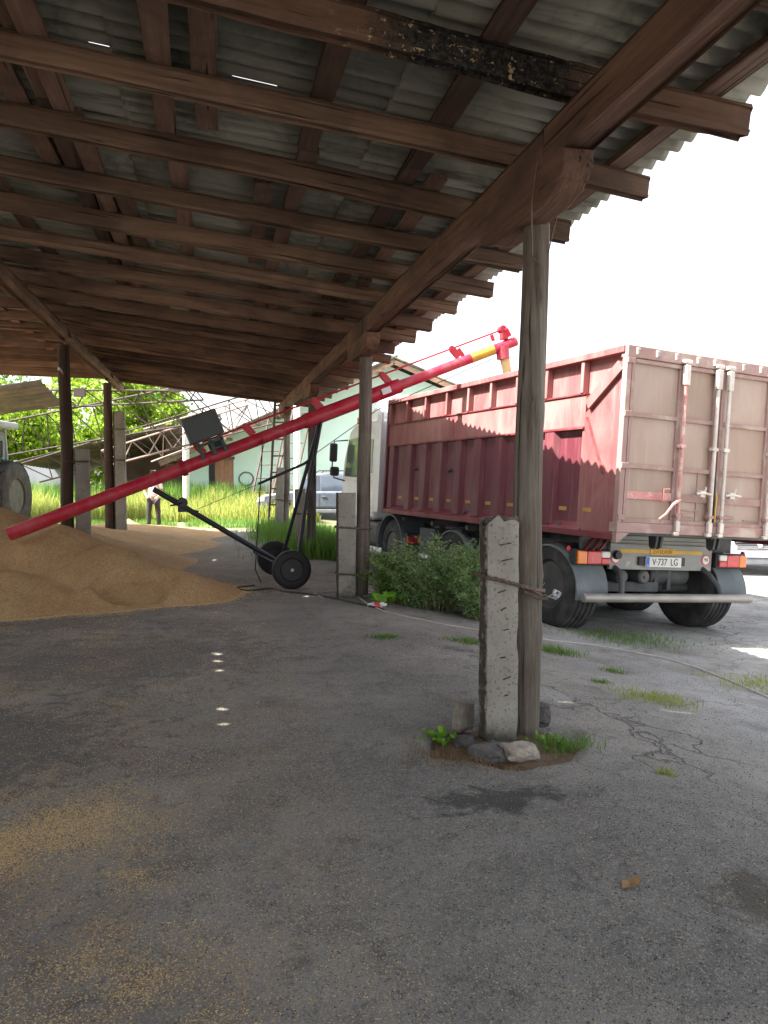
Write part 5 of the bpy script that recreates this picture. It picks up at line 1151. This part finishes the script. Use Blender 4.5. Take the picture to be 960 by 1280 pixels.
blades('tall_grass', 'tall yellow green sunlit grass in front of the mint warehouse wall', 34000, field(-14, -2.6, 24.4, 31.8, -.1), lambda g, P: (.25+.75*g.random(len(P)))*(.75+.5*np.sin(P[:, 0]*1.7)*np.sin(P[:, 1]*1.1+1)), .014, 'grass_dry', 1, .5)
blades('tall_grass', 'taller green grass along the foot of the mint wall and grey wall', 16000, field(-19, -3.2, 29.5, 33.6, .0), lambda g, P: .4+1.0*g.random(len(P)), .016, 'grass_green', 2, .3)
blades('short_grass', 'short ragged green grass where the shed floor ends', 12000, field(-12, 1, 21.6, 25.5, .08, .9), lambda g, P: .06+.16*g.random(len(P)), .008, 'grass_green', 3, .6)
blades('green_grass', 'green grass growing around the two farthest right logs', 12000, lambda g, n: np.array([tuple(sh(1.9+g.normal()*.42+.1, 13.6+g.random()*8))[:2] for _ in range(n)]), lambda g, P: .08+.38*g.random(len(P)), .008, 'grass_green', 4, .5)
def tuft(label, x, y, r, n, h, mat, seed, cat='grass', group=None, el=(1, .6)):
    o = blades('grass_tuft', label, n, lambda g, k: np.array([(x+r*el[0]*g.normal()*.5, y+r*el[1]*g.normal()*.5) for _ in range(k)]), lambda g, P: h*(.3+.9*g.random(len(P))), .0028, mat, seed, 1.4, None, None, cat)
    if group: o['group'] = group
    o['kind'] = 'stuff'; return o
GT = 'grass tufts growing through the asphalt'
tuft('green grass tuft right of the nearest log, before the trailer wheel', 1.62, 7.2, .26, 420, .075, 'grass_green', 11, group=GT)
tuft('wide ragged grass patch in front of the left rear trailer tyre', 2.75, 8.6, .75, 1100, .06, 'grass_green', 12, group=GT)
tuft('small grass tuft on the floor below the weed clump', 0, 7.05, .14, 300, .04, 'grass_green', 13, group=GT)
tuft('small tuft left of the chipped concrete post top end', .80, 7.1, .22, 400, .05, 'grass_green', 14, group=GT)
tuft('yellowing grass patch on the asphalt right of the nearest log', 2.05, 5.75, .34, 520, .05, 'grass_dry', 15, group=GT)
tuft('tiny lone tuft in the crack at lower right', 1.47, 3.94, .05, 90, .035, 'grass_dry', 16, group=GT)
tuft('grass strip along the pale hose at the right edge', 3.45, 6.75, .6, 900, .05, 'grass_dry', 17, group=GT)
tuft('little tuft beside the hose bend', 2.0, 6.6, .12, 160, .04, 'grass_green', 18, group=GT)
tuft('grass patch beyond the trailer bumper at the right edge', 4.6, 8.2, .5, 900, .06, 'grass_dry', 19, group=GT)
tuft('tiny tuft right of the trailer tyre', 1.75, 6.1, .08, 120, .035, 'grass_green', 20, group=GT)
tuft('bright grass tuft at the right foot of the nearest log', *sh(1.93, 3.98)[:2], .17, 380, .07, 'grass_green', 21, group=GT, el=(1, .8))
st = blades('dry_straw', 'brown dry straw lying on the soil at the foot of the chipped post', 3600, lambda g, n: np.array([tuple(sh(1.44+g.normal()*.17, 3.92+g.normal()*.12))[:2] for _ in range(n)]), lambda g, P: .015+.025*g.random(len(P)), .0018, 'straw', 22, 3.5, 'stuff', None, 'straw')
# leafy plants
def leafy(name, label, x, y, n, L, Wd, spread, mat, seed, z=0, group=None):
    rn = random.Random(seed); t = thing(name, label, 'weed', (x, y, gx(x, y)+z), (0, 0, 0), group); lf_ = MB(); sm = MB()
    for k in range(n):
        a = rn.uniform(0, 6.28); up = rn.uniform(.25, 1.2); l = L*rn.uniform(.5, 1); w = Wd*rn.uniform(.6, 1); d = Vector((math.cos(a)*math.cos(up), math.sin(a)*math.cos(up), math.sin(up))); s_ = Vector((-math.sin(a), math.cos(a), 0))
        o_ = Vector((rn.gauss(0, spread), rn.gauss(0, spread), 0)); b = o_+d*l*.35; m1 = o_+d*l*.7+Vector((0, 0, .01)); e = o_+d*l+Vector((0, 0, -.25*l*math.cos(up))); nn = Vector((0, 0, .12*w))
        sm.tube([o_, b], .0018, 4); lf_.add([b, b*.6+m1*.4+s_*w*.5+nn, m1+s_*w*.55+nn, e, m1-s_*w*.55+nn, b*.6+m1*.4-s_*w*.5+nn, m1], [(0, 1, 6), (1, 2, 6), (2, 3, 6), (3, 4, 6), (4, 5, 6), (5, 0, 6)])
    lf_.build('leaf_spray', mat, t)['kind'] = 'stuff'; sm.build('stem', 'stem', t)
leafy('leafy_weed', 'bright green broad leaved weed left of the chipped concrete post', *sh(1.30, 4.22)[:2], 26, .13, .05, .035, 'weed_bright', 3)
leafy('leafy_weed', 'low green weed creeping by the right side of the nearest log', *sh(1.86, 4.10)[:2], 20, .09, .03, .05, 'weed_bright', 4)
leafy('leafy_weed', 'small broad leaved weed at the front of the large weed clump', .02, 8.95, 30, .22, .09, .08, 'weed_bright', 5)
def bush(name, label, x, y, rx, ry, h, n, seed, mat='weed', group=None):
    rn = random.Random(seed); t = thing(name, label, 'weed', (x, y, gx(x, y)), (0, 0, 0), group); sm = MB(); LV = []
    for k in range(n):
        a = rn.uniform(0, 6.28); q = math.sqrt(rn.random()); bx, by = rx*.55*q*math.cos(a), ry*.55*q*math.sin(a); H = h*rn.uniform(.45, 1.0)*(1-.35*q)
        lx, ly = rx*.55*math.cos(a)*q+rn.gauss(0, .12), ry*.5*math.sin(a)*q+rn.gauss(0, .1); pts = [Vector((bx+lx*s*s, by+ly*s*s, H*(s-.16*s*s*s))) for s in (0, .35, .7, 1)]
        sm.tube(pts, [.005, .004, .003, .0015], 4, False)
        for j in range(44):
            s = rn.uniform(.15, 1); i = min(2, int(s*3)); fr = s*3-i; p = pts[i].lerp(pts[i+1], min(1, fr)); az = rn.uniform(0, 6.28); el = rn.uniform(-.5, .9); L = rn.uniform(.05, .16)*(1.15-s*.5)
            d = Vector((math.cos(az)*math.cos(el), math.sin(az)*math.cos(el), math.sin(el))); sd = d.cross(Vector((0, 0, 1))).normalized()
            for m in range(3):
                b = p+d*L*(m*.33); dd = (d+sd*rn.uniform(-.9, .9)+Vector((0, 0, rn.uniform(-.5, .3)))).normalized(); s2 = dd.cross(Vector((rn.uniform(-1, 1), rn.uniform(-1, 1), 1))).normalized(); l2 = rn.uniform(.022, .055)
                LV += [b, b+dd*l2*.5+s2*l2*.16, b+dd*l2, b+dd*l2*.5-s2*l2*.16]
    sm.build('stems', 'stem', t); V = np.array([tuple(v) for v in LV]); o = raw('foliage', V, np.arange(len(V)).reshape(-1, 4), mat, t); o['kind'] = 'stuff'
bush('weed_clump', 'large feathery grey green weed clump between the second log and the chipped post', .62, 9.15, .75, .42, 1.22, 200, 1)
bush('weed_clump', 'darker lower weeds at the left end of the large clump', .12, 9.35, .35, .3, .9, 70, 2, 'grass_green')
bush('weed_clump', 'drooping weeds touching the left side of the chipped concrete post', 1.12, 8.75, .30, .28, .90, 80, 5)
bush('weed_clump', 'small weeds sprouting at the third log behind the auger wheels', -1.15, 14.2, .35, .3, .45, 40, 6, 'grass_green')
bush('weed_clump', 'young saplings in front of the mint wall beside the brown door', -6.2, 29.2, 1.0, .8, 1.5, 50, 7, 'grass_green')
rock('wall_rubble', 'stone', -2.0, 20.9, .05, (.35, .25, .18), 11, 'pale rubble lump on the ground between the two left logs')
rock('wall_rubble', 'stone', -3.6, 22.1, .05, (.45, .3, .15), 12, 'broad pale rubble beside the tractor tyre')
